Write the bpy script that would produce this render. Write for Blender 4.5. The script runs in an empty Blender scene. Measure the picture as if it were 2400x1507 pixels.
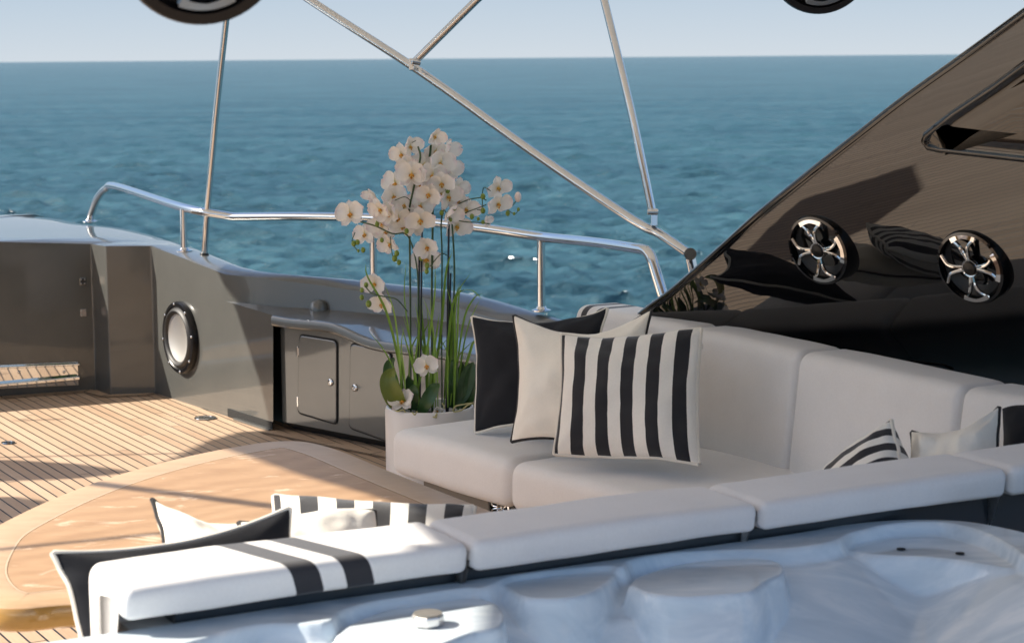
import bpy, bmesh, math, random
import numpy as np
from mathutils import Vector as V, Matrix, noise
random.seed(7)
C = bpy.context.scene.collection

# ------------------------------------------------------------------ camera
FPX, CAMZ = 4667.0, 1.75           # 70 mm on a 36 mm sensor, eye height above the deck
PITCH = math.atan((753.5 - 136) / FPX); ROLL = .0082
F_ = V((0, math.cos(PITCH), -math.sin(PITCH)))
u0 = V((0, math.sin(PITCH), math.cos(PITCH))); r0 = V((1, 0, 0))
R_ = r0 * math.cos(ROLL) - u0 * math.sin(ROLL); U_ = u0 * math.cos(ROLL) + r0 * math.sin(ROLL)
CAM = V((0, 0, CAMZ))
cd = bpy.data.cameras.new('camera'); cam = bpy.data.objects.new('camera', cd); C.objects.link(cam)
cam.matrix_world = Matrix(((R_.x, U_.x, -F_.x, 0), (R_.y, U_.y, -F_.y, 0), (R_.z, U_.z, -F_.z, CAMZ), (0, 0, 0, 1)))
cd.lens = 70; cd.sensor_width = 36; cd.clip_start = .05; cd.clip_end = 60000
cd.dof.use_dof = True; cd.dof.focus_distance = 7.0; cd.dof.aperture_fstop = 6.3
bpy.context.scene.camera = cam

# ------------------------------------------------------------------ light
SUN = V((-1.35, .02, 1.0))          # towards the sun
w = bpy.data.worlds.new('World'); bpy.context.scene.world = w; w.use_nodes = True
nt = w.node_tree; bg = nt.nodes['Background']; sky = nt.nodes.new('ShaderNodeTexSky')
sky.sky_type = 'NISHITA'; sky.sun_disc = False
sky.sun_elevation = math.asin(SUN.normalized().z); sky.sun_rotation = math.atan2(SUN.x, SUN.y)
sky.air_density = 1.0; sky.dust_density = 1.2; sky.ozone_density = 2.0; sky.altitude = 0
# pale blue-grey air low over the sea, blending into the clear sky above
gm = nt.nodes.new('ShaderNodeNewGeometry'); sx_ = nt.nodes.new('ShaderNodeSeparateXYZ'); nt.links.new(gm.outputs['Incoming'], sx_.inputs[0])
rp_ = nt.nodes.new('ShaderNodeValToRGB'); ng = nt.nodes.new('ShaderNodeMath'); ng.operation = 'MULTIPLY'; ng.inputs[1].default_value = -1; nt.links.new(sx_.outputs[2], ng.inputs[0]); nt.links.new(ng.outputs[0], rp_.inputs[0])
e_ = rp_.color_ramp.elements; e_[0].position = 0; e_[0].color = (.30, .332, .362, 1); e_[1].position = .035; e_[1].color = (.235, .288, .343, 1)
e3_ = e_.new(.2); e3_.color = (.16, .225, .31, 1)
ms = nt.nodes.new('ShaderNodeVectorMath'); ms.operation = 'SCALE'; ms.inputs[3].default_value = 1 / .10; nt.links.new(rp_.outputs[0], ms.inputs[0])
mr = nt.nodes.new('ShaderNodeMapRange'); mr.inputs[1].default_value = .05; mr.inputs[2].default_value = .45; nt.links.new(ng.outputs[0], mr.inputs[0])
mxs = nt.nodes.new('ShaderNodeMix'); mxs.data_type = 'RGBA'; nt.links.new(mr.outputs[0], mxs.inputs[0]); nt.links.new(ms.outputs[0], mxs.inputs[6]); nt.links.new(sky.outputs[0], mxs.inputs[7])
nt.links.new(mxs.outputs[2], bg.inputs[0]); bg.inputs[1].default_value = .10
sl = bpy.data.lights.new('sun', 'SUN'); so = bpy.data.objects.new('sun', sl); C.objects.link(so)
sl.energy = 4.6; sl.angle = math.radians(.6); sl.color = (1, .915, .79)
so.rotation_euler = (-SUN).to_track_quat('-Z', 'Y').to_euler()
vs = bpy.context.scene.view_settings; vs.view_transform = 'Standard'; vs.look = 'None'; vs.exposure = 1.1; vs.gamma = 1
try:
    cy = bpy.context.scene.cycles; cy.max_bounces = 8; cy.diffuse_bounces = 4; cy.glossy_bounces = 5; cy.caustics_reflective = False
except Exception: pass

# ------------------------------------------------------------------ survey helpers (positions measured from the photograph)
def ray(x, y): return F_ * FPX + R_ * (x - 1200) + U_ * (753.5 - y)
def at(x, y, z): d = ray(x, y); return CAM + d * ((z - CAMZ) / d.z)          # on a level plane
def dp(x, y, Y): d = ray(x, y); return CAM + d * (Y / d.y)                   # at a given distance ahead
def pl(x, y, p0, n): d = ray(x, y); return CAM + d * ((p0 - CAM).dot(n) / d.dot(n))   # on a plane

# ------------------------------------------------------------------ object helpers
def mesh(name, vs_, fs, mat, parent=None, smooth=True, bevel=0, seg=3, sub=0, uv=None, angle=40):
    me = bpy.data.meshes.new(name); me.from_pydata([tuple(v) for v in vs_], [], fs)
    if uv is not None:
        l = me.uv_layers.new(name='UVMap')
        for p in me.polygons:
            for li in p.loop_indices: l.data[li].uv = uv[me.loops[li].vertex_index]
    bm = bmesh.new(); bm.from_mesh(me); bmesh.ops.recalc_face_normals(bm, faces=bm.faces); bm.to_mesh(me); bm.free()
    for p in me.polygons: p.use_smooth = smooth
    o = bpy.data.objects.new(name, me); C.objects.link(o)
    if mat: me.materials.append(mat)
    if bevel:
        b = o.modifiers.new('bevel', 'BEVEL'); b.width = bevel; b.segments = seg; b.limit_method = 'ANGLE'; b.angle_limit = math.radians(25)
        b.harden_normals = True
    if sub: s = o.modifiers.new('sub', 'SUBSURF'); s.levels = s.render_levels = sub
    if smooth and not bevel and not sub and angle:
        try: me.set_sharp_from_angle(angle=math.radians(angle))
        except Exception: pass
    if parent: adopt(o, parent)
    return o
def adopt(o, parent):
    o.parent = parent; o.matrix_parent_inverse = Matrix.Translation(-parent_loc(parent))
def parent_loc(p):
    v = V(p.location)
    return v
def tag(o, label, cat, group=None, kind=None):
    if label: o['label'] = label
    if cat: o['category'] = cat
    if group: o['group'] = group
    if kind: o['kind'] = kind
    return o
def thing(name, label, cat, loc=(0, 0, 0), group=None):
    o = bpy.data.objects.new(name, None); C.objects.link(o); o.location = loc; o.empty_display_size = .1
    return tag(o, label, cat, group)
class G:                                # gathers shapes into one mesh
    def __init__(s): s.v = []; s.f = []; s.uv = []
    def add(s, vs_, fs, uv=None):
        n = len(s.v); s.v += [V(v) for v in vs_]; s.f += [tuple(i + n for i in f) for f in fs]
        s.uv += list(uv) if uv else [(0, 0)] * len(vs_)
        return s
    def tube(s, pts, r, n=12, smooth=0, cap=True):
        v, f = sweep(pts, r, n, smooth, cap); return s.add(v, f)
    def box(s, c, ax, ay, az):          # centre and three half axes
        c = V(c); ax, ay, az = V(ax), V(ay), V(az)
        v = [c + ax * i + ay * j + az * k for i in (-1, 1) for j in (-1, 1) for k in (-1, 1)]
        return s.add(v, [(0, 1, 3, 2), (4, 6, 7, 5), (0, 4, 5, 1), (2, 3, 7, 6), (0, 2, 6, 4), (1, 5, 7, 3)])
    def lathe(s, c, axis, prof, n=40, ref=None, endcap=True):   # prof: (radius, height)
        c = V(c); a = V(axis).normalized(); x = a.orthogonal().normalized() if ref is None else (V(ref) - a * a.dot(V(ref))).normalized(); y = a.cross(x)
        v = []; f = []
        for r, h in prof:
            for i in range(n):
                t = 2 * math.pi * i / n; v.append(c + a * h + (x * math.cos(t) + y * math.sin(t)) * r)
        for k in range(len(prof) - 1):
            for i in range(n):
                j = (i + 1) % n; f.append((k * n + i, k * n + j, (k + 1) * n + j, (k + 1) * n + i))
        if prof[0][0] > 1e-4 and endcap: f.append(tuple(range(n))[::-1])
        if prof[-1][0] > 1e-4 and endcap: f.append(tuple((len(prof) - 1) * n + i for i in range(n)))
        return s.add(v, f)
    def ball(s, c, r, sc=(1, 1, 1), n=12):
        prof = [(max(r * math.sin(math.pi * k / 8), 1e-5), -r * math.cos(math.pi * k / 8)) for k in range(9)]
        a = G().lathe((0, 0, 0), (0, 0, 1), prof, n); c = V(c)
        return s.add([c + V((v.x * sc[0], v.y * sc[1], v.z * sc[2])) for v in a.v], a.f)
    def build(s, name, mat, parent=None, **k):
        return mesh(name, s.v, s.f, mat, parent, uv=s.uv if k.pop('useuv', False) else None, **k)
def catmull(pts, k):
    pts = [V(p) for p in pts]
    if k <= 0 or len(pts) < 3: return pts
    P = [pts[0] * 2 - pts[1]] + pts + [pts[-1] * 2 - pts[-2]]; out = []
    for i in range(1, len(P) - 2):
        for j in range(k):
            t = j / k; a, b, c, d = P[i - 1], P[i], P[i + 1], P[i + 2]
            out.append(.5 * ((2 * b) + (c - a) * t + (2 * a - 5 * b + 4 * c - d) * t * t + (3 * b - a - 3 * c + d) * t ** 3))
    out.append(pts[-1]); return out
def sweep(pts, r, n=12, smooth=0, cap=True):
    m = len(pts); P = catmull(pts, smooth)
    rs = r if isinstance(r, (list, tuple)) else [r] * m
    def rad(i):
        t = i / (len(P) - 1) * (m - 1); a = min(int(t), m - 2); return rs[a] + (rs[a + 1] - rs[a]) * (t - a)
    v = []; f = []; nrm = None
    for i, p in enumerate(P):
        t = (P[min(i + 1, len(P) - 1)] - P[max(i - 1, 0)]).normalized()
        nrm = t.orthogonal().normalized() if nrm is None else (nrm - t * t.dot(nrm)).normalized()
        b = t.cross(nrm); q = rad(i)
        # mitre correction
        for k in range(n):
            a = 2 * math.pi * k / n; v.append(p + (nrm * math.cos(a) + b * math.sin(a)) * q)
    for i in range(len(P) - 1):
        for k in range(n):
            l = (k + 1) % n; f.append((i * n + k, i * n + l, (i + 1) * n + l, (i + 1) * n + k))
    if cap: f.append(tuple(range(n))[::-1]); f.append(tuple((len(P) - 1) * n + k for k in range(n)))
    return v, f
def bend(pts, r=.05, k=6):              # round the corners of a poly-line
    pts = [V(p) for p in pts]; out = [pts[0]]
    for i in range(1, len(pts) - 1):
        a = (pts[i - 1] - pts[i]); b = (pts[i + 1] - pts[i]); q = min(r, a.length * .45, b.length * .45)
        a = pts[i] + a.normalized() * q; b = pts[i] + b.normalized() * q
        for j in range(k + 1):
            t = j / k; out.append(a * (1 - t) ** 2 + pts[i] * 2 * t * (1 - t) + b * t * t)
    return out + [pts[-1]]
def slab(poly, z0, z1):                 # polygon (xy) extruded
    n = len(poly); v = [(p[0], p[1], z0) for p in poly] + [(p[0], p[1], z1) for p in poly]
    return v, [tuple(range(n))[::-1], tuple(range(n, 2 * n))] + [(i, (i + 1) % n, n + (i + 1) % n, n + i) for i in range(n)]

# ------------------------------------------------------------------ materials
def mat(name, col=(.5, .5, .5), rough=.5, metal=0, coat=0, coat_r=.05, ior=1.5, sheen=0, spec=.5):
    m = bpy.data.materials.new(name); m.use_nodes = True; b = m.node_tree.nodes['Principled BSDF']
    b.inputs['Base Color'].default_value = (*col, 1); b.inputs['Roughness'].default_value = rough; b.inputs['Metallic'].default_value = metal
    b.inputs['Coat Weight'].default_value = coat; b.inputs['Coat Roughness'].default_value = coat_r; b.inputs['IOR'].default_value = ior
    b.inputs['Sheen Weight'].default_value = sheen; b.inputs['Specular IOR Level'].default_value = spec
    return m
class N:                                # tiny node-graph helper
    def __init__(s, m): s.m = m; s.t = m.node_tree; s.b = s.t.nodes['Principled BSDF']
    def n(s, typ, ins={}, **props):
        x = s.t.nodes.new(typ)
        for k, v in props.items(): setattr(x, k, v)
        for k, v in ins.items(): s.l(v, x.inputs[k])
        return x
    def l(s, v, sock):
        if hasattr(v, 'bl_idname') and v.bl_idname.startswith('ShaderNode'): s.t.links.new(v.outputs[0], sock)
        elif isinstance(v, bpy.types.NodeSocket): s.t.links.new(v, sock)
        elif isinstance(v, (tuple, list)) and len(v) == 3 and sock.type == 'RGBA': sock.default_value = (*v, 1)
        else: sock.default_value = v
    def math(s, op, a, b=0., c=0.):
        x = s.n('ShaderNodeMath', operation=op); s.l(a, x.inputs[0]); s.l(b, x.inputs[1]); s.l(c, x.inputs[2]); return x
    def mix(s, f, a, b): x = s.n('ShaderNodeMix', data_type='RGBA'); s.l(f, x.inputs[0]); s.l(a, x.inputs[6]); s.l(b, x.inputs[7]); return x.outputs[2]
    def noise(s, co, scale, detail=3, rough=.5, dist=0): return s.n('ShaderNodeTexNoise', {'Vector': co, 'Scale': scale, 'Detail': detail, 'Roughness': rough, 'Distortion': dist})
    def ramp(s, f, stops):
        r = s.n('ShaderNodeValToRGB', {'Fac': f}); e = r.color_ramp.elements
        while len(e) < len(stops): e.new(.5)
        for k, (p, c) in zip(e, stops): k.position = p; k.color = (*c, 1) if isinstance(c, tuple) else (c, c, c, 1)
        return r
    def geo(s): return s.n('ShaderNodeNewGeometry').outputs['Position']
    def mapping(s, v, loc=(0, 0, 0), rot=(0, 0, 0), sc=(1, 1, 1)):
        return s.n('ShaderNodeMapping', {'Vector': v, 'Location': loc, 'Rotation': rot, 'Scale': sc})
    def bump(s, h, strength=.3, dist=.01, sock='Normal'):
        b = s.n('ShaderNodeBump', {'Height': h, 'Strength': strength, 'Distance': dist}); s.t.links.new(b.outputs[0], s.b.inputs[sock]); return b
    def base(s, v): s.l(v, s.b.inputs['Base Color'])
    def rough(s, v): s.l(v, s.b.inputs['Roughness'])

SEAM = math.radians(-60.5)              # direction of the deck planks (boat's long axis)
def teak(name, light=1.0, ang=SEAM, pitch=.052, off=0.):
    m = mat(name, rough=.6); q = N(m)
    co = q.mapping(q.geo(), rot=(0, 0, -ang)); sx = q.n('ShaderNodeSeparateXYZ', {'Vector': co})
    yy = q.math('DIVIDE', q.math('ADD', sx.outputs[1], off), pitch)
    idx = q.math('FLOOR', yy); fr = q.math('FRACT', yy)
    edge = q.math('MINIMUM', fr, q.math('SUBTRACT', 1., fr))
    seam = q.math('LESS_THAN', edge, .065)
    # butt joints: staggered along the plank
    wn = q.n('ShaderNodeTexWhiteNoise', {'W': idx}, noise_dimensions='1D')
    xx = q.math('ADD', q.math('DIVIDE', sx.outputs[0], 2.3), wn.outputs['Value'])
    fx = q.math('FRACT', xx); joint = q.math('LESS_THAN', fx, .0025)
    wn2 = q.n('ShaderNodeTexWhiteNoise', {'W': q.math('ADD', idx, q.math('MULTIPLY', q.math('FLOOR', xx), 17.3))}, noise_dimensions='1D')
    g = q.noise(q.mapping(co, sc=(3, 60, 3)), 2.5, 6, .65, .4); big = q.noise(q.geo(), 1.6, 4, .6)
    col = q.ramp(q.math('ADD', q.math('MULTIPLY', wn2.outputs['Value'], .35), q.math('ADD', q.math('MULTIPLY', g, .4), q.math('MULTIPLY', big, .35))),
                 [(.15, tuple(light * c for c in (.33, .215, .135))), (.55, tuple(light * c for c in (.48, .34, .23))), (.95, tuple(light * c for c in (.60, .45, .325)))])
    s = q.math('MAXIMUM', seam, joint)
    q.base(q.mix(s, col, (.012, .011, .01))); q.rough(q.math('SUBTRACT', .62, q.math('MULTIPLY', s, .2)))
    h = q.math('ADD', q.math('MULTIPLY', g, .15), q.math('MULTIPLY', s, -1)); q.bump(h, .5, .002)
    return m
def fabric(name, col, rough=.85, weave=900, bump=.25, stripes=None, dark=(.02, .021, .026), sheen=.3):
    m = mat(name, col, rough, sheen=sheen, spec=.25); q = N(m)
    tc = q.n('ShaderNodeTexCoord'); co = q.geo()
    n1 = q.noise(co, 9, 3); n2 = q.noise(co, 160, 2)
    v = q.math('ADD', .90, q.math('ADD', q.math('MULTIPLY', n1, .1), q.math('MULTIPLY', n2, .1)))
    base = col
    if stripes:
        ux = q.n('ShaderNodeSeparateXYZ', {'Vector': q.n('ShaderNodeUVMap')})
        mask = stripes(q, ux.outputs[0], ux.outputs[1]); base = q.mix(mask, col, dark)
    q.base(q.n('ShaderNodeVectorMath', {0: base, 1: q.n('ShaderNodeCombineXYZ', {0: v, 1: v, 2: v})}, operation='MULTIPLY'))
    wv = q.math('ADD', q.n('ShaderNodeTexWave', {'Vector': co, 'Scale': weave / 6.28, 'Distortion': .6, 'Detail': 1.}, bands_direction='Z'),
                q.n('ShaderNodeTexWave', {'Vector': q.mapping(co, rot=(0, 0, SEAM)), 'Scale': weave / 6.28, 'Distortion': .6, 'Detail': 1.}, bands_direction='X'))
    q.bump(q.math('ADD', q.math('MULTIPLY', wv, .3), q.math('MULTIPLY', q.noise(co, 26, 2), 2.)), bump, .0012)
    return m
def paint_metallic():
    m = mat('grey_metallic_gelcoat', (.1, .098, .09), .38, .12, .9, .05); q = N(m); co = q.geo()
    q.base(q.mix(q.noise(co, 5, 4, .6), (.072, .074, .070), (.096, .098, .093)))
    q.rough(q.math('ADD', .3, q.math('MULTIPLY', q.noise(co, 12, 4, .7), .14)))
    q.bump(q.noise(co, 900, 1), .05, .0004); return m
def gloss(name, col, rough=.03, ior=1.5, wav=.0):
    m = mat(name, col, rough, ior=ior); q = N(m)
    if wav: q.bump(q.noise(q.geo(), 7, 2), wav, .01)
    return m
M = {}
M['teak'] = teak('teak_planks'); M['margin'] = teak('teak_margin', .95, pitch=5.)
M['grey'] = paint_metallic()
M['black'] = gloss('black_gloss_gelcoat', (.004, .004, .005), .012, 1.62, .015)
M['blackplastic'] = mat('black_plastic', (.004, .004, .005), .3, spec=.3); M['rubber'] = mat('black_rubber', (.014, .014, .015), .5)
M['gap'] = mat('dark_gap', (.008, .008, .008), .8)
M['chrome'] = mat('polished_stainless', (.66, .665, .67), .035, 1)
M['dim_chrome'] = mat('shaded_chrome', (.22, .25, .28), .35, .8); M['cone'] = mat('brushed_aluminium_cone', (.84, .82, .79), .36, .9)
M['cushion'] = fabric('light_grey_upholstery', (.80, .785, .77))
M['cream'] = fabric('cream_fabric', (.92, .88, .79), weave=1400); M['navy'] = fabric('black_fabric', (.010, .0115, .016), weave=1400, sheen=.04)
M['piping_w'] = fabric('cream_piping', (.78, .74, .66)); M['piping_b'] = fabric('black_piping', (.015, .015, .018))
def _st(q, u, v):
    f = q.math('FRACT', q.math('DIVIDE', q.math('ADD', u, .06), .183)); return q.math('LESS_THAN', f, .5)
M['striped'] = fabric('striped_fabric', (.88, .855, .79), weave=1400, stripes=_st)
M['white'] = gloss('white_gelcoat', (.72, .72, .71), .12); M['pot'] = gloss('white_glazed_pot', (.74, .72, .70), .28)
M['tub'] = gloss('pearl_white_gelcoat', (.66, .70, .74), .07, 1.5, .03)
q = N(M['tub']); vv = q.noise(q.mapping(q.geo(), rot=(0, 0, .5), sc=(1.2, 5, 3)), 2.2, 5, .6, 1.6)
q.base(q.ramp(vv, [(.3, (.54, .63, .70)), (.5, (.64, .72, .78)), (.68, (.78, .83, .86))]))

# ------------------------------------------------------------------ sea
def sea():
    z0 = -5.6
    ang = np.concatenate([np.linspace(-180, -17, 40, endpoint=False), np.linspace(-17, 17, 500, endpoint=False), np.linspace(17, 180, 40, endpoint=False)])
    rad = np.concatenate([np.linspace(4, 36, 10, endpoint=False), 36 * (900 / 36.) ** np.linspace(0, 1, 1350, endpoint=False), 900 * (40000 / 900.) ** np.linspace(0, 1, 30)])
    A, Rr = np.meshgrid(np.radians(ang), rad); X = Rr * np.sin(A); Y = Rr * np.cos(A)
    rng = np.random.RandomState(3); H = np.zeros_like(X); DX = np.zeros_like(X); DY = np.zeros_like(X)
    dr = np.gradient(rad)[:, None] * np.ones_like(X)
    for i in range(130):
        lam = .42 * (4.2 / .42) ** (rng.rand() ** 1.6) ; k = 2 * math.pi / lam
        th = math.radians(85) + rng.randn() * .42; amp = .0128 * lam ** .62 * (.5 + rng.rand())
        fade = np.clip((lam / dr - 2.2) / 3, 0, 1)
        ph = k * (X * math.cos(th) + Y * math.sin(th)) + rng.rand() * 6.28
        H += amp * fade * np.sin(ph); c = amp * .8 * fade * np.cos(ph); DX += c * math.cos(th); DY += c * math.sin(th)
    vis = np.clip((50 - np.abs(np.degrees(A))) / 20, 0, 1)
    X = X + DX * vis; Y = Y + DY * vis; Z = z0 + H * vis
    n, m = X.shape; co = np.stack([X, Y, Z], -1).reshape(-1, 3)
    i = np.arange(n - 1)[:, None] * m; j = np.arange(m)[None, :]; j2 = (j + 1) % m
    f = np.stack([i + j, i + j2, i + m + j2, i + m + j], -1).reshape(-1, 4)
    me = bpy.data.meshes.new('sea'); me.vertices.add(len(co)); me.vertices.foreach_set('co', co.ravel())
    me.loops.add(f.size); me.loops.foreach_set('vertex_index', f.ravel().astype(np.int32))
    me.polygons.add(len(f)); me.polygons.foreach_set('loop_start', np.arange(0, f.size, 4, dtype=np.int32))
    me.polygons.foreach_set('use_smooth', np.ones(len(f), bool)); me.update(calc_edges=True)
    if me.polygons[0].normal.z < 0: me.flip_normals()
    m = mat('sea_water', (.008, .055, .075), .15, ior=1.33); q = N(m); co_ = q.geo()
    b = q.noise(q.mapping(co_, rot=(0, 0, .25), sc=(.6, 1.3, 1)), 2.6, 7, .68); p = q.ramp(q.noise(q.mapping(co_, sc=(.035, .09, .03)), 1.0, 5, .6), [(.35, 0.), (.65, 1.)])
    q.base(q.mix(p, (.005, .062, .076), (.009, .088, .102))); bp = q.bump(b, 1., .14)
    df = q.n('ShaderNodeBsdfDiffuse', {'Color': q.mix(p, (.030, .080, .108), (.046, .112, .142))}); gy = q.n('ShaderNodeBsdfGlossy', {'Color': (1., 1., 1.), 'Roughness': .14})
    fr = q.n('ShaderNodeFresnel', {'IOR': 1.33})
    for x_ in (gy, fr, df): q.t.links.new(bp.outputs[0], x_.inputs['Normal'])
    mx = q.n('ShaderNodeMixShader', {0: q.math('MULTIPLY', fr, .40), 1: df, 2: gy}); q.t.links.new(mx.outputs[0], q.t.nodes['Material Output'].inputs[0])
    me.materials.append(m); o = bpy.data.objects.new('sea', me); C.objects.link(o)
    tag(o, 'choppy teal sea reaching to the horizon', 'sea', kind='structure')
sea()

# ------------------------------------------------------------------ deck
base_px = [(-1400, 1034), (0, 930), (215, 914), (259, 926), (365, 922), (640, 1010), (897, 1062), (1100, 1100)]
BASE = [at(x, y, 0) for x, y in base_px]
STN0, STN1, PIL0, PIL1, SID0, SID1 = BASE[1], BASE[2], BASE[3], BASE[4], BASE[4], BASE[5]
def vplane(a, b):
    d = (b - a).normalized(); return a, V((d.y, -d.x, 0))
ext = BASE[-1] + (BASE[-1] - BASE[-2]).normalized() * 3.6
line = [BASE[0] + (BASE[0] - BASE[1]) * 1.5] + BASE[1:] + [ext]
def off_line(pts, d):
    out = []
    for i, p in enumerate(pts):
        a = (pts[i] - pts[i - 1]).normalized() if i else None; b = (pts[i + 1] - pts[i]).normalized() if i < len(pts) - 1 else None
        na = V((a.y, -a.x, 0)) if a else None; nb = V((b.y, -b.x, 0)) if b else None
        if a is None: n = nb
        elif b is None: n = na
        else: n = (na + nb) / (1 + na.dot(nb))
        out.append(p + n * d)
    return out
poly = off_line(line, -.14) + [V((6, 2, 0)), V((6, -6, 0)), V((-9, -6, 0)), V((-9, 6, 0))]
v, f = slab(poly, -.06, 0)
tag(mesh('deck', v, f, M['teak'], smooth=False), 'laid teak deck with black caulked seams', 'deck', kind='structure')
g = G(); line = [BASE[0]] + BASE[1:6] + [BASE[6], BASE[7], ext]; wdt = .075; gl = G()
def off_line(pts, d):
    out = []
    for i, p in enumerate(pts):
        a = (pts[i] - pts[i - 1]).normalized() if i else None; b = (pts[i + 1] - pts[i]).normalized() if i < len(pts) - 1 else None
        na = V((a.y, -a.x, 0)) if a else None; nb = V((b.y, -b.x, 0)) if b else None
        if a is None: n = nb
        elif b is None: n = na
        else: n = (na + nb) / (1 + na.dot(nb))
        out.append(p + n * d)
    return out
inn = off_line(line, wdt)
for i in range(len(line) - 1):
    if i == 4: continue
    g.add([line[i] + V((0, 0, .004)), line[i + 1] + V((0, 0, .004)), inn[i + 1] + V((0, 0, .004)), inn[i] + V((0, 0, .004))], [(0, 1, 2, 3)])
def flat_line(g, a, b, w_, z):
    d = (b - a).normalized(); n = V((-d.y, d.x, 0)) * w_ / 2; u = V((0, 0, z)); g.add([a + n + u, b + n + u, b - n + u, a - n + u], [(0, 1, 2, 3)])
for i in range(len(line) - 1):
    if i == 4: continue
    flat_line(gl, inn[i], inn[i + 1], .006, .008)
    if i < 6: flat_line(gl, line[i + 1], inn[i + 1], .005, .0085)
tag(g.build('deck_margin', M['margin'], smooth=False), 'teak margin boards along the foot of the bulwark', 'deck', kind='structure')
tag(gl.build('deck_caulking', M['gap'], smooth=False), 'black caulking lines edging the teak margin boards', 'deck', kind='structure')

# ------------------------------------------------------------------ bulwark with the lockers
bul = thing('bulwark', 'dark grey metallic bulwark with lockers and subwoofer along the far deck edge', 'bulwark', tuple(BASE[5]))
sp, sn = vplane(STN0, STN1); pp, pn = vplane(PIL0, PIL1); wp, wn_ = vplane(SID0, SID1); qp, qn = vplane(STN1, PIL0)
lp, ln = vplane(BASE[5], BASE[6])
z0 = V((0, 0, 0))
T = {}
T['s_far'] = pl(-1400, 594, sp, sn); T['s0'] = pl(0, 567, sp, sn); T['s1'] = pl(213, 563, sp, sn); T['s1'].z = .785
T['p0'] = pl(252, 577, pp, pn); T['p1'] = pl(356, 577, pp, pn); T['w1'] = pl(527, 643, wp, wn_); T['w2'] = pl(529, 706, wp, wn_)
T['w3'] = pl(640, 739, wp, wn_)
w1b = V((T['w1'].x, T['w1'].y, 0)); zsh = T['w2'].z
g = G()
def quad(*a): g.add(a, [tuple(range(len(a)))])
low = lambda p: V((p.x, p.y, 0))
sh = []                                  # shared vertex pool for the bevels
def idx(p):
    for i, s in enumerate(sh):
        if (s - p).length < 1e-5: return i
    sh.append(V(p)); return len(sh) - 1
faces = []
def fc(*a): faces.append(tuple(idx(p) for p in a))
fc(low(T['s_far']), low(T['s1']), T['s1'], T['s0'], T['s_far'])
fc(low(T['s1']), low(PIL0), T['p0'], T['s1']) if False else None
P0 = V((PIL0.x, PIL0.y, T['p0'].z)); P1 = V((PIL1.x, PIL1.y, T['p1'].z))
fc(low(T['s1']), low(PIL0), P0, T['s1']); fc(low(PIL0), low(PIL1), P1, P0)
fc(low(PIL1), low(w1b), T['w2'], T['w1'], P1)
# shelf edge curve (front lip) and the recessed wall's top and bottom lines
lip_px = [(640, 739), (690, 747), (760, 753), (800, 763), (850, 786), (890, 798), (950, 806), (1040, 817), (1125, 832), (1300, 872)]
lip = [T['w3']]
for x, y in lip_px[1:]: lip.append(pl(x, y, lp, ln))
back_px = [(529, 706), (640, 718), (745, 724), (850, 733), (1000, 747), (1130, 768), (1300, 800)]
zb = [zsh - .004 * i for i in range(len(back_px))]
bck = [T['w2']] + [at(x, y, z) for (x, y), z in zip(back_px[1:], zb[1:])]
top_px = [(527, 643), (640, 656), (745, 668), (850, 684), (1000, 700), (1130, 738), (1300, 785)]
top = [T['w1']]
for (x, y), b in zip(top_px[1:], bck[1:]): top.append(dp(x, y, b.y + .02))
for i in range(len(bck) - 1): fc(bck[i], bck[i + 1], top[i + 1], top[i])
# shelf as a strip between lip and back line
def resamp(P, n):
    d = [0]
    for i in range(1, len(P)): d.append(d[-1] + (P[i] - P[i - 1]).length)
    out = []
    for k in range(n):
        t = d[-1] * k / (n - 1); i = 0
        while i < len(P) - 2 and d[i + 1] < t: i += 1
        out.append(P[i].lerp(P[i + 1], (t - d[i]) / max(d[i + 1] - d[i], 1e-6)))
    return out
lipf = [T['w2'], T['w3']] + catmull(lip, 4)[1:]
bf = resamp(bck, 30); lf = resamp(lipf, 30); lf[0] = bf[0] = T['w2']
# side wall lower part to the locker corner
fc(low(w1b), low(SID1), T['w3'], T['w2'])
# outer edge of the capping
out_px = [(-1400, 560), (0, 500), (80, 502), (150, 509), (210, 521), (300, 531), (380, 551), (440, 573), (500, 597), (560, 622), (610, 636), (700, 646), (850, 657), (950, 668), (1080, 683), (1180, 705), (1265, 731), (1400, 770), (1550, 815)]
out_z = [.80, .80, .80, .80, .80, .79, .78, .765, .75, .735, .72, .715, .70, .69, .68, .665, .65, .63, .61]
OUT = [at(x, y, z) for (x, y), z in zip(out_px, out_z)]
innr = [T['s_far'], T['s0'], T['s1'], P0, P1, T['w1']] + top[1:]
Bv = [v_ for v_ in sh]
o = mesh('shell', sh, faces, M['grey'], bul, bevel=.008)
# capping surface between the inner and outer edges, with a rounded outer shoulder running down to the hull
capg = G(); A1 = resamp(catmull(OUT, 6), 90)
near = []
ir = resamp(innr, 400)
# the inner edge keeps its corners: pair every inner corner with the nearest outer point in order
keys = [0, 8, 20, 24, 33, 48, 55, 60, 66, 74, 80, 89]
keys = None
def pair(inner, outer, total=90):
    # monotone pairing by projection
    o_ = resamp(catmull(outer, 6), total); prev = 0; ks = []
    for p in inner:
        best = min(range(prev, total), key=lambda i: ((o_[i] - p).xy.length)); ks.append(best); prev = best
    ks[0] = 0; ks[-1] = total - 1
    return o_, ks
o_, ks = pair(innr, OUT)
pts_in = []
for a in range(len(innr) - 1):
    na = ks[a + 1] - ks[a]
    for k in range(na): pts_in.append(innr[a].lerp(innr[a + 1], k / na))
    if na == 0: pass
pts_in.append(innr[-1]); pts_in = resamp(innr, len(o_)) if len(pts_in) != len(o_) else pts_in
n = len(o_); rows = []
for t, dz in ((0, 0), (.04, .003), (.3, .01), (.6, .012), (.85, .006), (.95, -.004)): rows.append([a.lerp(b, t) + V((0, 0, dz)) for a, b in zip(pts_in, o_)])
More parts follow.
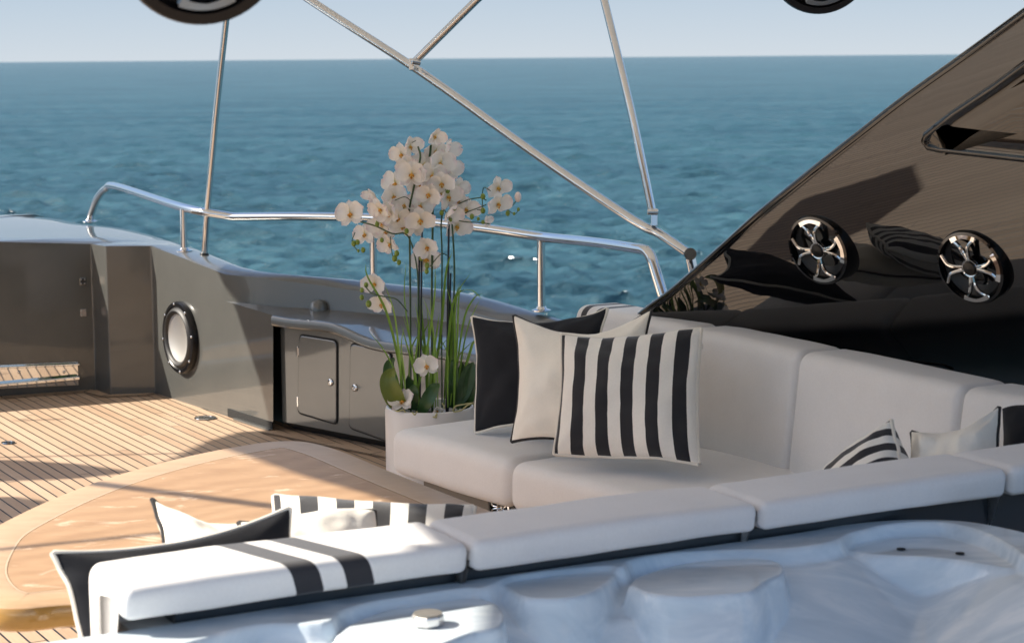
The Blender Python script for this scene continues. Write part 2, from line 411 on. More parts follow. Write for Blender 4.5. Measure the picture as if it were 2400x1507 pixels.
def outn(i):
    d = (o_[min(i + 1, n - 1)] - o_[max(i - 1, 0)]).normalized(); return V((-d.y, d.x, 0))
rows.append([p + V((0, 0, -.03)) + outn(i) * .0 for i, p in enumerate(o_)]); rows.append([p + V((0, 0, -.12)) + outn(i) * .02 for i, p in enumerate(o_)])
rows.append([V((p.x, p.y, -5.8)) + outn(i) * .1 for i, p in enumerate(o_)])
vv = [p for r in rows for p in r]; ff = [(r * n + i, r * n + i + 1, (r + 1) * n + i + 1, (r + 1) * n + i) for r in range(len(rows) - 1) for i in range(n - 1)]
mesh('capping', vv, ff, M['grey'], bul, angle=60)
sv = bf + lf; n = 30; mid = [a.lerp(b, .5) for a, b in zip(bf, lf)]
mesh('shelf', bf + mid + lf, [(r * n + i, r * n + i + 1, (r + 1) * n + i + 1, (r + 1) * n + i) for r in range(2) for i in range(n - 1)], M['grey'], bul)
# shelf lip: rounded band
g = G(); L2 = catmull(lip, 4); nl = len(L2); prof = [(0, 0), (.008, -.003), (.013, -.012), (.013, -.04), (.006, -.048), (-.03, -.05)]
vv = [p + ln * (a if ln.y < 0 else -a) + V((0, 0, b)) for a, b in prof for p in L2]
mesh('shelf_lip', vv, [(r * nl + i, r * nl + i + 1, (r + 1) * nl + i + 1, (r + 1) * nl + i) for r in range(len(prof) - 1) for i in range(nl - 1)], M['grey'], bul)
# locker front, set back behind the lip
fwd = ln if ln.y < 0 else -ln
ldir = (BASE[6] - BASE[5]).normalized(); set_ = -.036
lk0, lk1 = BASE[5] + ldir * .03, ext; back = fwd * set_
pts_top = [V((p.x, p.y, p.z - .045)) + back for p in L2]
pts_top[0] = V((lk0.x, lk0.y, pts_top[0].z)) + back
vt = pts_top + [V((p.x, p.y, .045)) for p in pts_top] + [V((p.x, p.y, .0)) - fwd * .07 for p in pts_top]
mesh('locker_front', vt[:2 * nl], [(i, i + 1, nl + i + 1, nl + i) for i in range(nl - 1)], M['grey'], bul, smooth=False)
g = G(); g.add([p - fwd * .002 for p in vt[nl:2 * nl]] + vt[2 * nl:], [(i, i + 1, nl + i + 1, nl + i) for i in range(nl - 1)])
c0 = BASE[5]; zt = lip[0].z - .045
g.add([c0 + V((0, 0, .02)) + back * 1.6, c0 + ldir * .034 + back * 1.0 + V((0, 0, .02)), c0 + ldir * .034 + back * 1.0 + V((0, 0, zt)), c0 + back * 1.6 + V((0, 0, zt))], [(0, 1, 2, 3)])
g.build('recess', M['gap'], bul, smooth=False)
lpp = lp + back
def inplane(x, y, d=0): return pl(x, y, lpp + fwd * d, ln)
def rquad(c4, r, k=5):                   # rounded quadrilateral outline
    out = []
    for i in range(4):
        p = c4[i]; a = (c4[i - 1] - p).normalized(); b = (c4[(i + 1) % 4] - p).normalized(); a = p + a * r; b = p + b * r
        for j in range(k + 1): t = j / k; out.append(a * (1 - t) ** 2 + p * 2 * t * (1 - t) + b * t * t)
    return out
def door(c4px, lockpx, hinges, lab):
    c4 = [inplane(x, y, .003) for x, y in c4px]; ring = rquad(c4, .028)
    n = len(ring); g = G(); c = sum(ring, V()) / n
    outr = [c + (p - c) * 1.0 + (p - c).normalized() * .009 for p in ring]
    gp = mesh('door_gap', outr, [tuple(range(n))], M['gap'], bul, smooth=False)  # flat dark sheet painting in the shaded gap around the door
    v = [p + fwd * .002 for p in ring] + [p + fwd * .004 for p in ring] + [c + (p - c) * .98 + fwd * .006 for p in ring]
    f = [(i, (i + 1) % n, n + (i + 1) % n, n + i) for i in range(n)] + [(n + i, n + (i + 1) % n, 2 * n + (i + 1) % n, 2 * n + i) for i in range(n)] + [tuple(range(2 * n, 3 * n))]
    d = mesh('locker_door', v, f, M['grey'], bul, angle=12); d['label'] = lab
    lk = inplane(*lockpx, .010); G().lathe(lk, fwd, [(.017, -.004), (.017, .003), (.014, .006), (.009, .0065), (.008, .003), (.0001, .003)], 24).build('lock', M['chrome'], d)
    for h in hinges:
        p = inplane(*h, .007); G().box(p, ldir * .004, fwd * .003, (0, 0, .024)).box(p + ldir * .006, ldir * .003, fwd * .002, (0, 0, .018)).build('hinge', M['chrome'], d, bevel=.0015, seg=2)
door([(703, 786), (790, 800), (790, 993), (699, 966)], (775, 896), [(698, 824), (698, 941)], 'locker door with two chrome hinges')
door([(823, 806), (917, 826), (917, 1036), (820, 1001)], (832, 909), [], 'locker door half hidden by the planter')
# dome light on the shelf's back wall
dc = dp(747, 726, bck[2].y - .02); dl = G().lathe(dc + V((0, 0, -.002)), V((0, 0, 1)), [(.044, 0), (.043, .012), (.036, .034), (.022, .047), (.0001, .052)], 28)
dl.build('dome_light', M['grey'], bul)
# hinge plates and stainless step on the stern wall
fs = sn if sn.y < 0 else -sn; sd = (STN1 - STN0).normalized()
for x, y in ((194, 660), (195, 733)):
    p = pl(x, y, sp + fs * .006, sn); g = G().box(p, sd * .016, fs * .005, (0, 0, .02))
    for a, b in ((-.009, .011), (.009, .011), (-.009, -.011), (.009, -.011)): g.lathe(p + sd * a + V((0, 0, b)), fs, [(.0035, .004), (.003, .007), (.0001, .008)], 8)
    g.build('hinge_plate', M['chrome'], bul, bevel=.001, seg=1)
a, b = pl(-200, 868, sp, sn), pl(183, 852, sp, sn); c, d = pl(-200, 925, sp, sn), pl(183, 888, sp, sn)
hz = (a.z - c.z) / 2; tr = thing('step_rail', 'long polished stainless boarding-step housing low on the stern wall', 'step', tuple(low(b)))
g = G().box((a + b + c + d) / 4 + fs * .006, (b - a) / 2, fs * .006, (0, 0, hz)); g.build('back_plate', M['chrome'], tr, bevel=.003)
q4 = (c + d) / 2; G().box(q4 + fs * .03 + V((0, 0, .012)), (d - c) / 2, fs * .03, (0, 0, .011)).build('tread', M['chrome'], tr, bevel=.006)
G().box((a + b) / 2 + fs * .022, (b - a) / 2, fs * .022, (0, 0, .005)).build('upper_flange', M['chrome'], tr, bevel=.003)
for x in (45, 150):
    G().lathe(pl(x, 872, sp + fs * .012, sn), fs, [(.009, 0), (.008, .004), (.0001, .005)], 12).build('screw', M['chrome'], tr)
# notch at the foot of the side wall, its shaded hollow drawn as a dark box
fw = wn_ if wn_.y < 0 else -wn_; wd = (SID1 - SID0).normalized()
a, b = pl(536, 972, wp, wn_), pl(640, 1003, wp, wn_)
G().box(low((a + b) / 2) + fw * .003 + V((0, 0, .022)), (low(b) - low(a)) / 2, fw * .003, (0, 0, .02)).build('scupper', M['gap'], bul, smooth=False)
G().box(low((a + b) / 2) + wd * .05 + fw * .014 + V((0, 0, .006)), (low(b) - low(a)) * .40, fw * .012, (0, 0, .006)).build('scupper_sill', M['grey'], bul, bevel=.003)

# subwoofer
wc = pl(428, 791, wp, wn_); wr = .187
sw = thing('subwoofer', 'large round subwoofer with silver cone set in the sunlit side wall', 'speaker', tuple(wc))
G().lathe(wc, fw, [(wr, 0), (wr, .022), (wr * .97, .03), (wr * .88, .032), (wr * .84, .026), (wr * .84, .004)], 64, None, False).build('frame_ring', M['blackplastic'], sw)
G().lathe(wc, fw, [(wr * .85, .024)] + [(wr * (.85 - .2 * t), .024 + .017 * math.sin(math.pi * t)) for t in (.15, .3, .5, .7, .85)] + [(wr * .65, .02)], 64, None, False).build('rubber_surround', M['rubber'], sw)
G().lathe(wc, fw, [(wr * .66, .024), (wr * .55, .017), (wr * .4, .009), (wr * .2, .003), (.0001, .002)], 64, None, False).build('cone', M['cone'], sw)
for k in range(8):
    t = math.radians(8 + 45 * k); p = wc + (wd * math.cos(t) + V((0, 0, 1)) * math.sin(t)) * wr * .93
    G().lathe(p, fw, [(.007, .028), (.007, .034), (.004, .037), (.0001, .0375)], 10).build('bolt', M['chrome'], sw)

# deck fittings
def deck_plate(x, y, r, lab):
    p = at(x, y, .004); t = thing('deck_fitting', lab, 'deck fitting', tuple(p), 'stainless fittings let into the teak')
    G().lathe(p, (0, 0, 1), [(r, 0), (r * .97, .003), (r * .7, .0035), (r * .68, .0015), (.0001, .0015)], 32).build('flange', M['chrome'], t)
    for k in range(5): G().box(p + V(((k - 2) * r * .26, 0, .001)), (r * .045, 0, 0), (0, r * (.5 - .08 * abs(k - 2)), 0), (0, 0, .001)).build('slot', M['gap'], t, smooth=False)
deck_plate(481, 979, .055, 'round slotted steel drain in the sunlit deck near the subwoofer')
deck_plate(19, 1037, .032, 'small dark round deck socket at the left end of the sunlit planks')

# ------------------------------------------------------------------ guard rail
gr = thing('guard_rail', 'polished stainless guard rail on stanchions along the gunwale', 'rail', tuple(at(432, 592, .765)))
b0 = at(211, 522, .80); s1 = at(432, 591, .765); s2 = at(876, 660, .695); s3 = at(1269, 731, .655)
def rz(x, y, s): return dp(x, y, s.y)
def rY(x):
    ks_ = [(211, b0.y), (432, s1.y), (876, s2.y), (1269, s3.y), (1550, s3.y - 1.0)]
    for (xa, ya), (xb, yb) in zip(ks_, ks_[1:]):
        if x <= xb: return ya + (yb - ya) * (x - xa) / (xb - xa)
    return ks_[-1][1]
rp = [dp(x, y, rY(x)) for x, y in ((211, 520), (214, 500), (228, 466), (248, 443), (275, 438), (430, 487), (548, 509))]
rp2 = [dp(x, y, rY(x)) for x, y in ((548, 509), (700, 508), (860, 511), (1000, 521), (1150, 538), (1270, 556), (1400, 570), (1522, 588))]
end = dp(1556, 700, rY(1522) - .05)
path = catmull(rp, 6)[:-1] + bend([catmull(rp, 6)[-2]] + catmull(rp2, 4)[:-1] + [rp2[-1], end], .05, 6)[1:]
G().tube(path, .0215, 16).build('top_rail', M['chrome'], gr)
for s, ty in ((s1, 490), (s2, 514), (s3, 558)):
    xt = {s1.x: 433, s2.x: 876, s3.x: 1269}[s.x]
    tp = dp(xt, ty, s.y); G().tube([s, V((s.x, s.y, tp.z))], .0175, 16).build('stanchion', M['chrome'], gr)
    G().lathe(s + V((0, 0, .004)), (0, 0, 1), [(.042, 0), (.042, .005), (.025, .01), (.02, .02)], 28).build('base_flange', M['chrome'], gr)
G().lathe(b0 + V((0, 0, .004)), (0, 0, 1), [(.045, 0), (.045, .005), (.028, .01), (.022, .02)], 28).build('base_flange', M['chrome'], gr)

# ------------------------------------------------------------------ bimini frame tubes
bf_ = thing('bimini_frame', 'polished stainless bimini frame of a long slanting tube with two struts', 'frame', tuple(at(1622, 620, .75)))
mt = [dp(x, y, Y) for x, y, Y in ((330, -320, 10.0), (560, -120, 9.6), (722, -2, 9.4), (990, 172, 8.95), (1250, 358, 8.45), (1480, 514, 7.95), (1545, 548, 7.85), (1617, 597, 7.7))]
G().tube(mt, .019, 18, 5).build('main_tube', M['chrome'], bf_)
j1 = dp(966, 158, 8.95); G().tube([dp(1420, -345, 8.2), dp(1180, -60, 8.6), dp(1118, 0, 8.7), dp(975, 142, 8.93)], .017, 14, 3).build('upper_strut', M['chrome'], bf_)
G().tube([dp(1330, -390, 8.3), dp(1395, -90, 8.2), dp(1416, 0, 8.15), dp(1478, 255, 8.0), dp(1528, 492, 7.9)], .016, 14, 3).build('strut', M['chrome'], bf_)
g = G().box(dp(965, 152, 8.95), R_ * .012, F_ * .012, U_ * .026).lathe(dp(975, 146, 8.91), (-1, -.3, .2), [(.014, -.02), (.014, .02)], 12); g.build('hinge_fitting', M['chrome'], bf_, bevel=.003)
g = G().box(dp(1533, 510, 7.86), R_ * .013, F_ * .013, U_ * .035).lathe(dp(1530, 497, 7.84), R_, [(.012, -.022), (.012, .022)], 12); g.build('hinge_fitting', M['chrome'], bf_, bevel=.003)
g = G().lathe(dp(1617, 596, 7.68), F_, [(.024, -.02), (.024, .02), (.014, .026), (.014, .03)], 18).tube([dp(1617, 598, 7.7), dp(1630, 660, 7.7)], .02, 14)
g.build('pivot_fitting', M['chrome'], bf_)
sp_ = thing('support_pole', 'thin upright stainless pole standing outside the guard rail on the left', 'pole', tuple(at(479, 601, .752)))
G().tube([at(479, 601, .752), dp(487, 480, 10.15), dp(508, 250, 10.1), dp(531, 40, 10.05), dp(545, -90, 10.0), dp(565, -300, 9.95)], .0165, 14, 3).build('pole_tube', M['chrome'], sp_)
G().lathe(at(479, 601, .752), (0, 0, 1), [(.024, 0), (.024, .01), (.018, .02)], 18).build('foot', M['blackplastic'], sp_)

# ------------------------------------------------------------------ hardtop overhead (out of frame; it throws the shade)
HZ = 2.6
M['canvas'] = mat('white_canvas', (.8, .79, .76), .6); q = N(M['canvas']); tl = q.n('ShaderNodeBsdfTranslucent', {'Color': (.88, .86, .82)})
mx = q.n('ShaderNodeMixShader', {0: .43, 1: q.b, 2: tl}); q.t.links.new(mx.outputs[0], q.t.nodes['Material Output'].inputs[0])
def up(p, z=HZ): return p + SUN * (z - p.z)
ht = thing('hardtop', 'white hardtop roof over the lounge', 'roof', (0, 6, HZ))
edge = [up(pl(552, 722, wp, wn_)), up(pl(610, 900, wp, wn_)), up(at(642, 1008, 0)), up(at(560, 1012, 0)), up(at(480, 1035, 0)), up(at(400, 1075, 0)), up(at(330, 1107, 0))]
edge2 = [up(at(x, y, .62)) for x, y in ((560, 1062), (700, 1112), (850, 1155), (1000, 1205))] + [up(at(x, y, .80)) for x, y in ((1000, 1262), (1075, 1300))]
e3 = [up(at(1190, 1440, .65)), up(V((-.06, 3.2, .66)))]
outl = [up(V((-.95, 10.6, .7))), up(V((-1.2, 10.1, .7)))] + edge + [up(V((-.98, 6.95, 0)))] + edge2 + e3 + [V((-2.8, 2.5, HZ)), V((2.6, 2.5, HZ)), V((2.9, 8, HZ)), V((-1., 11., HZ))]
sol = [p for p in edge2[4:]] + e3 + [V((-2.7, 2.4, HZ)), V((2.6, 2.4, HZ)), V((2.8, 5.3, HZ)), V((-1.9, 5.3, HZ))]
v, f = slab([p.xy for p in sol], HZ + .02, HZ + .09); mesh('shade_panel', v, f, M['grey'], ht, smooth=False)  # unseen opaque panel added to darken the near cushions and tub
outl = [p for p in outl if p.y > 4.4 or p in edge2] if False else outl
v, f = slab([p.xy for p in outl], HZ, HZ + .01); mesh('roof_panel', v, f, M['canvas'], ht, smooth=False)
shade1 = [up(at(x, y, 0)) for x, y in ((-700, 1095), (-200, 1076), (0, 1078), (150, 1087), (283, 1106), (150, 1121), (0, 1127), (-300, 1140), (-700, 1150))]
shade2 = [up(at(x, y, 0)) for x, y in ((-700, 1180), (-200, 1165), (0, 1164), (112, 1181), (60, 1225), (-40, 1290), (-300, 1330), (-700, 1300))]
for a_ in (shade1, shade2):
    v, f = slab([p.xy for p in a_], HZ, HZ + .05); mesh('shadow_wing', v, f, M['white'], ht)  # unseen shapes added to cast the shadow patches on the left of the deck
for (x0_, y0_, x1_, y1_, z_, rr) in ((180, 1127, 700, 1194, .62, .022), (-120, 1299, 420, 1245, .62, .012), (-100, 1074, 430, 1062, 0, .012), (40, 986, 150, 982, 0, .012)):
    a, b = at(x0_, y0_, z_), at(x1_, y1_, z_); G().tube([up(a, HZ - .12), up(b, HZ - .12)], rr, 10).build('shadow_stay', M['chrome'], ht)  # unseen tubes added to cast thin shadow lines on table and deck

# tower speakers hanging at the top of the picture
def pod(px_, py_, Y, r, lab):
    c = dp(px_, py_, Y); ax = (CAM - c).normalized(); ax = (ax + V((0.12, 0, -.28))).normalized()
    t = thing('tower_speaker', lab, 'speaker', tuple(c), 'tower speakers hanging from the hardtop')
    G().lathe(c, ax, [(.0001, -.2), (r * .5, -.19), (r * .8, -.13), (r * .95, -.05), (r, 0), (r, .02), (r * .96, .035), (r * .84, .035), (r * .80, .015)], 56, None, False).build('housing', M['blackplastic'], t)
    G().lathe(c, ax, [(r * .82, .012), (r * .7, .02), (r * .66, .008), (r * .3, -.03), (.0001, -.035)], 48, None, False).build('cone', M['rubber'], t)
    gg = grille(c + ax * .022, ax, V((0, 0, 1)), r * .8); gg.build('grille', M['dim_chrome'], t)  # chrome grille; the shadow it hangs in is put into its darker colour
    G().tube([c + V((0, 0, r * .9)), V((c.x, c.y, HZ))], .03, 14).build('bracket', M['blackplastic'], t)
def grille(c, ax, upv, r):
    ax = ax.normalized(); x = (upv - ax * ax.dot(upv)).normalized(); y = ax.cross(x); g = G()
    P = lambda rr, t, h=0: c + (x * math.cos(t) + y * math.sin(t)) * rr + ax * h
    g.lathe(c, ax, [(r * .21, .0), (r * .21, .007), (r * .25, .009), (r * .28, .004), (r * .28, -.002)], 32, x)
    for k in range(4):
        t0_ = math.pi / 2 * k + .1
        for s in (-1, 1):
            pts = [P(r * .26, t0_ + s * .16, .004), P(r * .5, t0_ + s * .16, .009), P(r * .72, t0_ + s * .24, .008), P(r * .96, t0_ + s * .44, .002)]
            vs_ = []; pc = catmull(pts, 5)
            g.tube(pc, r * .056, 8)
        n_ = 10; vs_ = []
        for i in range(n_ + 1):
            t = t0_ - .44 + .88 * i / n_; tt = 1 - abs(2 * i / n_ - 1)
            vs_ += [P(r * 1.0, t, .003), P(r * 1.0, t, .009), P(r * (.86 + .04 * tt), t, .011), P(r * (.86 + .04 * tt), t, .003)]
        fs_ = [(4 * i + a, 4 * i + (a + 1) % 4, 4 * i + 4 + (a + 1) % 4, 4 * i + 4 + a) for i in range(n_) for a in range(4)] + [(0, 1, 2, 3), tuple(4 * n_ + a for a in (3, 2, 1, 0))]
        if k != 1: g.add(vs_, fs_)
    return g
pod(468, -141, 3.5, .147, 'large blurred black speaker hanging at the upper left, the nearer of two')
pod(1922, -86, 5.8, .146, 'black speaker hanging at the top right, the farther of two')

# ------------------------------------------------------------------ sofa
sofa = thing('sofa', 'built-in U-shaped sofa upholstered in light grey fabric with dark stripes at its ends', 'sofa', tuple(at(1150, 1150, 0)))
def round_prof(pts, r, k=5):
    n = len(pts); out = []
    rr = r if isinstance(r, list) else [r] * n
    for i in range(n):
        p = V((*pts[i], 0)); a = V((*pts[i - 1], 0)) - p; b = V((*pts[(i + 1) % n], 0)) - p; q_ = min(rr[i], a.length * .49, b.length * .49)
        a = p + a.normalized() * q_; b = p + b.normalized() * q_
        for j in range(k + 1): t = j / k; w_ = a * (1 - t) ** 2 + p * 2 * t * (1 - t) + b * t * t; out.append((w_.x, w_.y))
    return out
near_prof_ = None
def cushion(name, p0, p1, nrm, prof, er, matx, label=None, crown=0, skew0=0, skew1=0, obl=0):
    prof_top = max(p[1] for p in prof)
    # prof = closed loop of (n, z); extruded from p0 to p1; ends pulled in by er; nrm points towards +n
    p0, p1 = V(p0), V(p1); d = (p1 - p0); L = d.length; d.normalize(); nrm = V(nrm).normalized()
    n = len(prof); area = sum(prof[i][0] * prof[(i + 1) % n][1] - prof[(i + 1) % n][0] * prof[i][1] for i in range(n)); sg = 1 if area > 0 else -1
    pn_ = []
    for i in range(n):
        ax_, ay_ = prof[i - 1]; bx_, by_ = prof[(i + 1) % n]; tx, ty = bx_ - ax_, by_ - ay_; l = math.hypot(tx, ty) or 1; pn_.append((-ty / l * sg, tx / l * sg))
    st = [(0, er)] + [(er * (1 - math.cos(a)), er * (1 - math.sin(a))) for a in [math.pi / 2 * k / 6 for k in range(1, 7)]]
    m_ = 26; st += [(er + (L - 2 * er) * k / m_, 0) for k in range(1, m_)] + [(L - s, i) for s, i in reversed(st)]
    vs_ = []; uv = []
    per = [0]
    for i in range(1, n): per.append(per[-1] + math.hypot(prof[i][0] - prof[i - 1][0], prof[i][1] - prof[i - 1][1]))
    nmin = min(p[0] for p in prof); nmax = max(p[0] for p in prof); zm = (min(p[1] for p in prof) + max(p[1] for p in prof)) / 2
    for s, ins in st:
        e = s / L; cr = crown * (math.sin(math.pi * min(max(e, 0), 1)) ** .6)
        for i, (a, b) in enumerate(prof):
            na, nz = a + pn_[i][0] * ins, b + pn_[i][1] * ins
            if b > zm: nz += cr
            sk = skew0 * (1 - e) + skew1 * e
            q_ = p0 + d * (s + sk * a) + nrm * na; q_ = V((q_.x, q_.y, p0.z + nz))
            w1 = noise.noise(q_ * 3.1) * .004 + noise.noise(q_ * 9) * .0015; q_ += nrm * (pn_[i][0] * w1) + V((0, 0, pn_[i][1] * w1))
            vs_.append(q_); uv.append((s + .26 * (a + max(0, prof_top - b)) * 0 + obl * (a - max(0, prof_top - b)), per[i]))
    R2 = len(st); fs_ = [(k * n + i, k * n + (i + 1) % n, (k + 1) * n + (i + 1) % n, (k + 1) * n + i) for k in range(R2 - 1) for i in range(n)]
    fs_ += [tuple(range(n))[::-1], tuple((R2 - 1) * n + i for i in range(n))]
    o = mesh(name, vs_, fs_, matx, sofa, uv=uv, angle=75)
    if label: o['label'] = label
    for k in (1, len(st) - 2) if obl == 0 and prof is not near_prof_ else ():
        pts = vs_[k * n:(k + 1) * n]; pts = pts + [pts[0]]
        sub = G().tube(pts, .0022, 6, 0, False).build('seam', matx, o); sub.matrix_parent_inverse = Matrix()
    return o
# far run: seat
SZ = .45
fa, fb = at(910, 1003, SZ), at(1530, 1172, SZ); fd = (fb - fa).normalized(); fn = V((-fd.y, fd.x, 0)); fn = fn if fn.y > 0 else -fn
def on_far(x, z, yhint=1000):           # distance along the run of a pixel column
    p = at(x, yhint, z); return (p - fa).dot(fd)
s_mid = (at(1152, 1085, SZ) - fa).dot(fd)
seat_prof = round_prof([(0, -.005), (.66, -.005), (.66, -.17), (0, -.17)], [.055, .03, .02, .055], 8)
A0 = fa; mkp = lambda s: V((*(fa + fd * s).xy, SZ))
cushion('seat_cushion', mkp(.0), mkp(s_mid - .003), fn, seat_prof, .045, M['cushion'], 'seat cushion at the open end, beside the planter', .008)
cushion('seat_cushion', mkp(s_mid + .003), mkp(s_mid + 1.0), fn, seat_prof, .03, M['cushion'], None, .008)
cushion('seat_cushion', mkp(s_mid + 1.006), mkp(s_mid + 2.3), fn, seat_prof, .03, M['cushion'], None, .008)
# base under the far seat
pb = [mkp(.13) + fn * .06, mkp(3.0) + fn * .06, mkp(3.0) + fn * .7, mkp(.13) + fn * .7]
M['base'] = mat('taupe_sofa_base', (.13, .105, .08), .5)
v, f = slab([p.xy for p in pb], 0.0, .278); mesh('base', v, f, M['base'], sofa, bevel=.006)
# far run: back
ba, bb = at(1870, 835, .81), at(2250, 917, .81); bd = (bb - ba).normalized(); bn = V((-bd.y, bd.x, 0)); bn = bn if bn.y > 0 else -bn
def sB(x, y, z=.81): return (at(x, y, z) - ba).dot(bd)
lb = (.30, .80)
back_prof = round_prof([(-.055, -.42), (0.0, .012), (.20, .012), (.20, -.42)], [.02, .045, .05, .02], 8)
mkb = lambda s: V((*(ba + bd * s).xy, .81))
s_a, s_b, s_c, s_d = sB(1268, 728), sB(1640, 775), 0.0, sB(2250, 917)
sm = lambda q, u, a, b: q.math('MULTIPLY', q.math('GREATER_THAN', u, a), q.math('LESS_THAN', u, b))
M['cushion_st_far'] = fabric('light_grey_upholstery_with_bands', (.80, .785, .77), dark=(.03, .03, .036),
    stripes=lambda q, u, v: q.math('MAXIMUM', sm(q, u, .055, .095), sm(q, u, .15, .19)))
cushion('back_cushion', mkb(s_a), mkb(s_b - .004), bn, back_prof, .035, M['cushion_st_far'], 'back cushion with two dark bands, far end of the sofa', .004)
cushion('back_cushion', mkb(s_b + .004), mkb(s_c - .004), bn, back_prof, .028, M['cushion'], None, .006)
cushion('back_cushion', mkb(s_c + .004), mkb(s_d - .004), bn, back_prof, .028, M['cushion'], None, .006)
cushion('back_cushion', mkb(s_d + .004), mkb(s_d + 1.0), bn, back_prof, .028, M['cushion'], None, .006)
# near run: back, seen from behind
NZ = .80
na_, nb_ = at(330, 1452, .735), at(2370, 1160, .735); nd = (nb_ - na_).normalized(); nn = V((-nd.y, nd.x, 0)); nn = nn if nn.y > 0 else -nn
def sN(x, y): return (at(x, y, .735) - na_).dot(nd)
mkn = lambda s: V((*(na_ + nd * s).xy, NZ))
near_prof = round_prof([(0, -.004), (.245, -.004), (.245, -.42), (.155, -.42), (.155, -.072), (0.012, -.072)], [.045, .05, .01, .01, .008, .014], 8)
near_prof_ = near_prof; s1_ = sN(1110, 1340); s2_ = sN(1787, 1243)
s0n = -.03
M['cushion_st_near'] = fabric('light_grey_upholstery_with_wide_bands', (.80, .785, .77), dark=(.03, .03, .036),
    stripes=lambda q, u, v: q.math('MAXIMUM', sm(q, u, sN(678, 1400) + .03, sN(745, 1392) + .03), sm(q, u, sN(800, 1384) + .03, sN(866, 1376) + .03)))
cushion('back_cushion', mkn(s0n), mkn(s1_ - .004), nn, near_prof, .022, M['cushion_st_near'], 'back cushion with two dark bands, near end of the sofa', .004, obl=.35)
cushion('back_cushion', mkn(s1_ + .004), mkn(s2_ - .004), nn, near_prof, .022, M['cushion'], None, .004)
s3_ = sN(2372, 1160)
cushion('back_cushion', mkn(s2_ + .004), mkn(s3_ - .004), nn, near_prof, .022, M['cushion'], None, .004)
cushion('back_cushion', mkn(s3_ + .004), mkn(s3_ + .9), nn, near_prof, .022, M['cushion'], None, .004)
nseat = round_prof([(.25, -.36), (.80, -.36), (.80, -.52), (.25, -.52)], .05, 6)
cushion('seat_cushion', mkn(.05), mkn(1.3), nn, nseat, .03, M['cushion']); cushion('seat_cushion', mkn(1.31), mkn(2.6), nn, nseat, .03, M['cushion'])
M['basegrey'] = gloss('dark_grey_moulding', (.035, .042, .05), .2)
pb = [mkn(.09) + nn * .075, mkn(3.6) + nn * .075, mkn(3.6) + nn * .15, mkn(.09) + nn * .15]
v, f = slab([p.xy for p in pb], 0, .722); mesh('back_moulding', v, f, M['basegrey'], sofa, bevel=.004)
pb = [mkn(.12) + nn * .26, mkn(2.6) + nn * .26, mkn(2.6) + nn * .72, mkn(.12) + nn * .72]
v, f = slab([p.xy for p in pb], 0, .275); mesh('base', v, f, M['base'], sofa, bevel=.006)
G().box(mkn(.05) + nn * .07 + V((0, 0, -.115)), nd * .045, nn * .08, (0, 0, .008)).build('bracket', M['white'], sofa, bevel=.003)

# small speaker in the sofa base
p = pl(1185, 1188, mkp(0) + fn * .055, fn); fb_ = -fn
t = thing('footwell_speaker', 'small chrome-grilled speaker in the sofa base beside the table', 'speaker', tuple(p))
G().lathe(p, fb_, [(.075, 0), (.075, .018), (.06, .022), (.058, .008)], 36).build('frame_ring', M['blackplastic'], t)
G().lathe(p, fb_, [(.06, .006), (.03, .002), (.0001, .002)], 30).build('cone', M['rubber'], t)
grille(p + fb_ * .018, fb_, V((0, 0, 1)), .058).build('grille', M['chrome'], t)

# ------------------------------------------------------------------ black sloping arch panel behind the sofa
pb0 = mkb(0) + bn * .31; lean = math.radians(24); bh = Matrix.Rotation(math.radians(13), 3, 'Z') @ bn; ndown = (-bh * math.cos(lean) + V((0, 0, -1)) * math.sin(lean)).normalized()  # faces the lounge and slightly down
pbase = V((pb0.x, pb0.y, .78))
def onp(x, y, d=0): return pl(x, y, pbase + ndown * d, ndown)
arch = thing('arch_panel', 'glossy black sloping arch side rising behind the sofa', 'panel', tuple(V((pb0.x, pb0.y, .3))))
edge_px = [(1420, 800), (1500, 728), (1560, 684), (1630, 624), (1700, 562), (1767, 501), (1887, 403), (2013, 304), (2093, 241), (2167, 187), (2250, 128), (2400, 18), (2560, -102), (2800, -290), (3100, -560), (3500, -700)]
E1 = [onp(x, y) for x, y in edge_px]; low_px = [(3500, 1250), (2800, 1100), (2400, 1010), (1900, 915), (1420, 830)]
LO = [onp(x, y) for x, y in low_px]
ring = catmull(E1, 3) + LO; n = len(ring); th = .05
inn_ = []
c_ = onp(2500, 600)
ne = len(catmull(E1, 3))
sn_ = [(ring[min(i + 1, ne - 1)] - ring[max(i - 1, 0)]).normalized().cross(ndown) for i in range(ne)]
sg = 1 if sn_[3].dot(c_ - ring[3]) > 0 else -1
rowsP = []
for ins, dep in ((.012, -th), (0, -th + .012), (0, -.012), (.004, -.003), (.012, 0), (.018, 0), (.021, -.004), (.03, -.004), (.036, 0)):
    rowsP.append([ring[i] + (sn_[i] * sg * ins if i < ne else V()) + ndown * dep for i in range(n)])
vv = [p for r in rowsP for p in r]; ff = []
for r in range(len(rowsP) - 1):
    for i in range(n): ff.append((r * n + i, r * n + (i + 1) % n, (r + 1) * n + (i + 1) % n, (r + 1) * n + i))
ff.append(tuple((len(rowsP) - 1) * n + i for i in range(n))); ff.append(tuple(range(n))[::-1])
mesh('panel', vv, ff, M['black'], arch, angle=50)
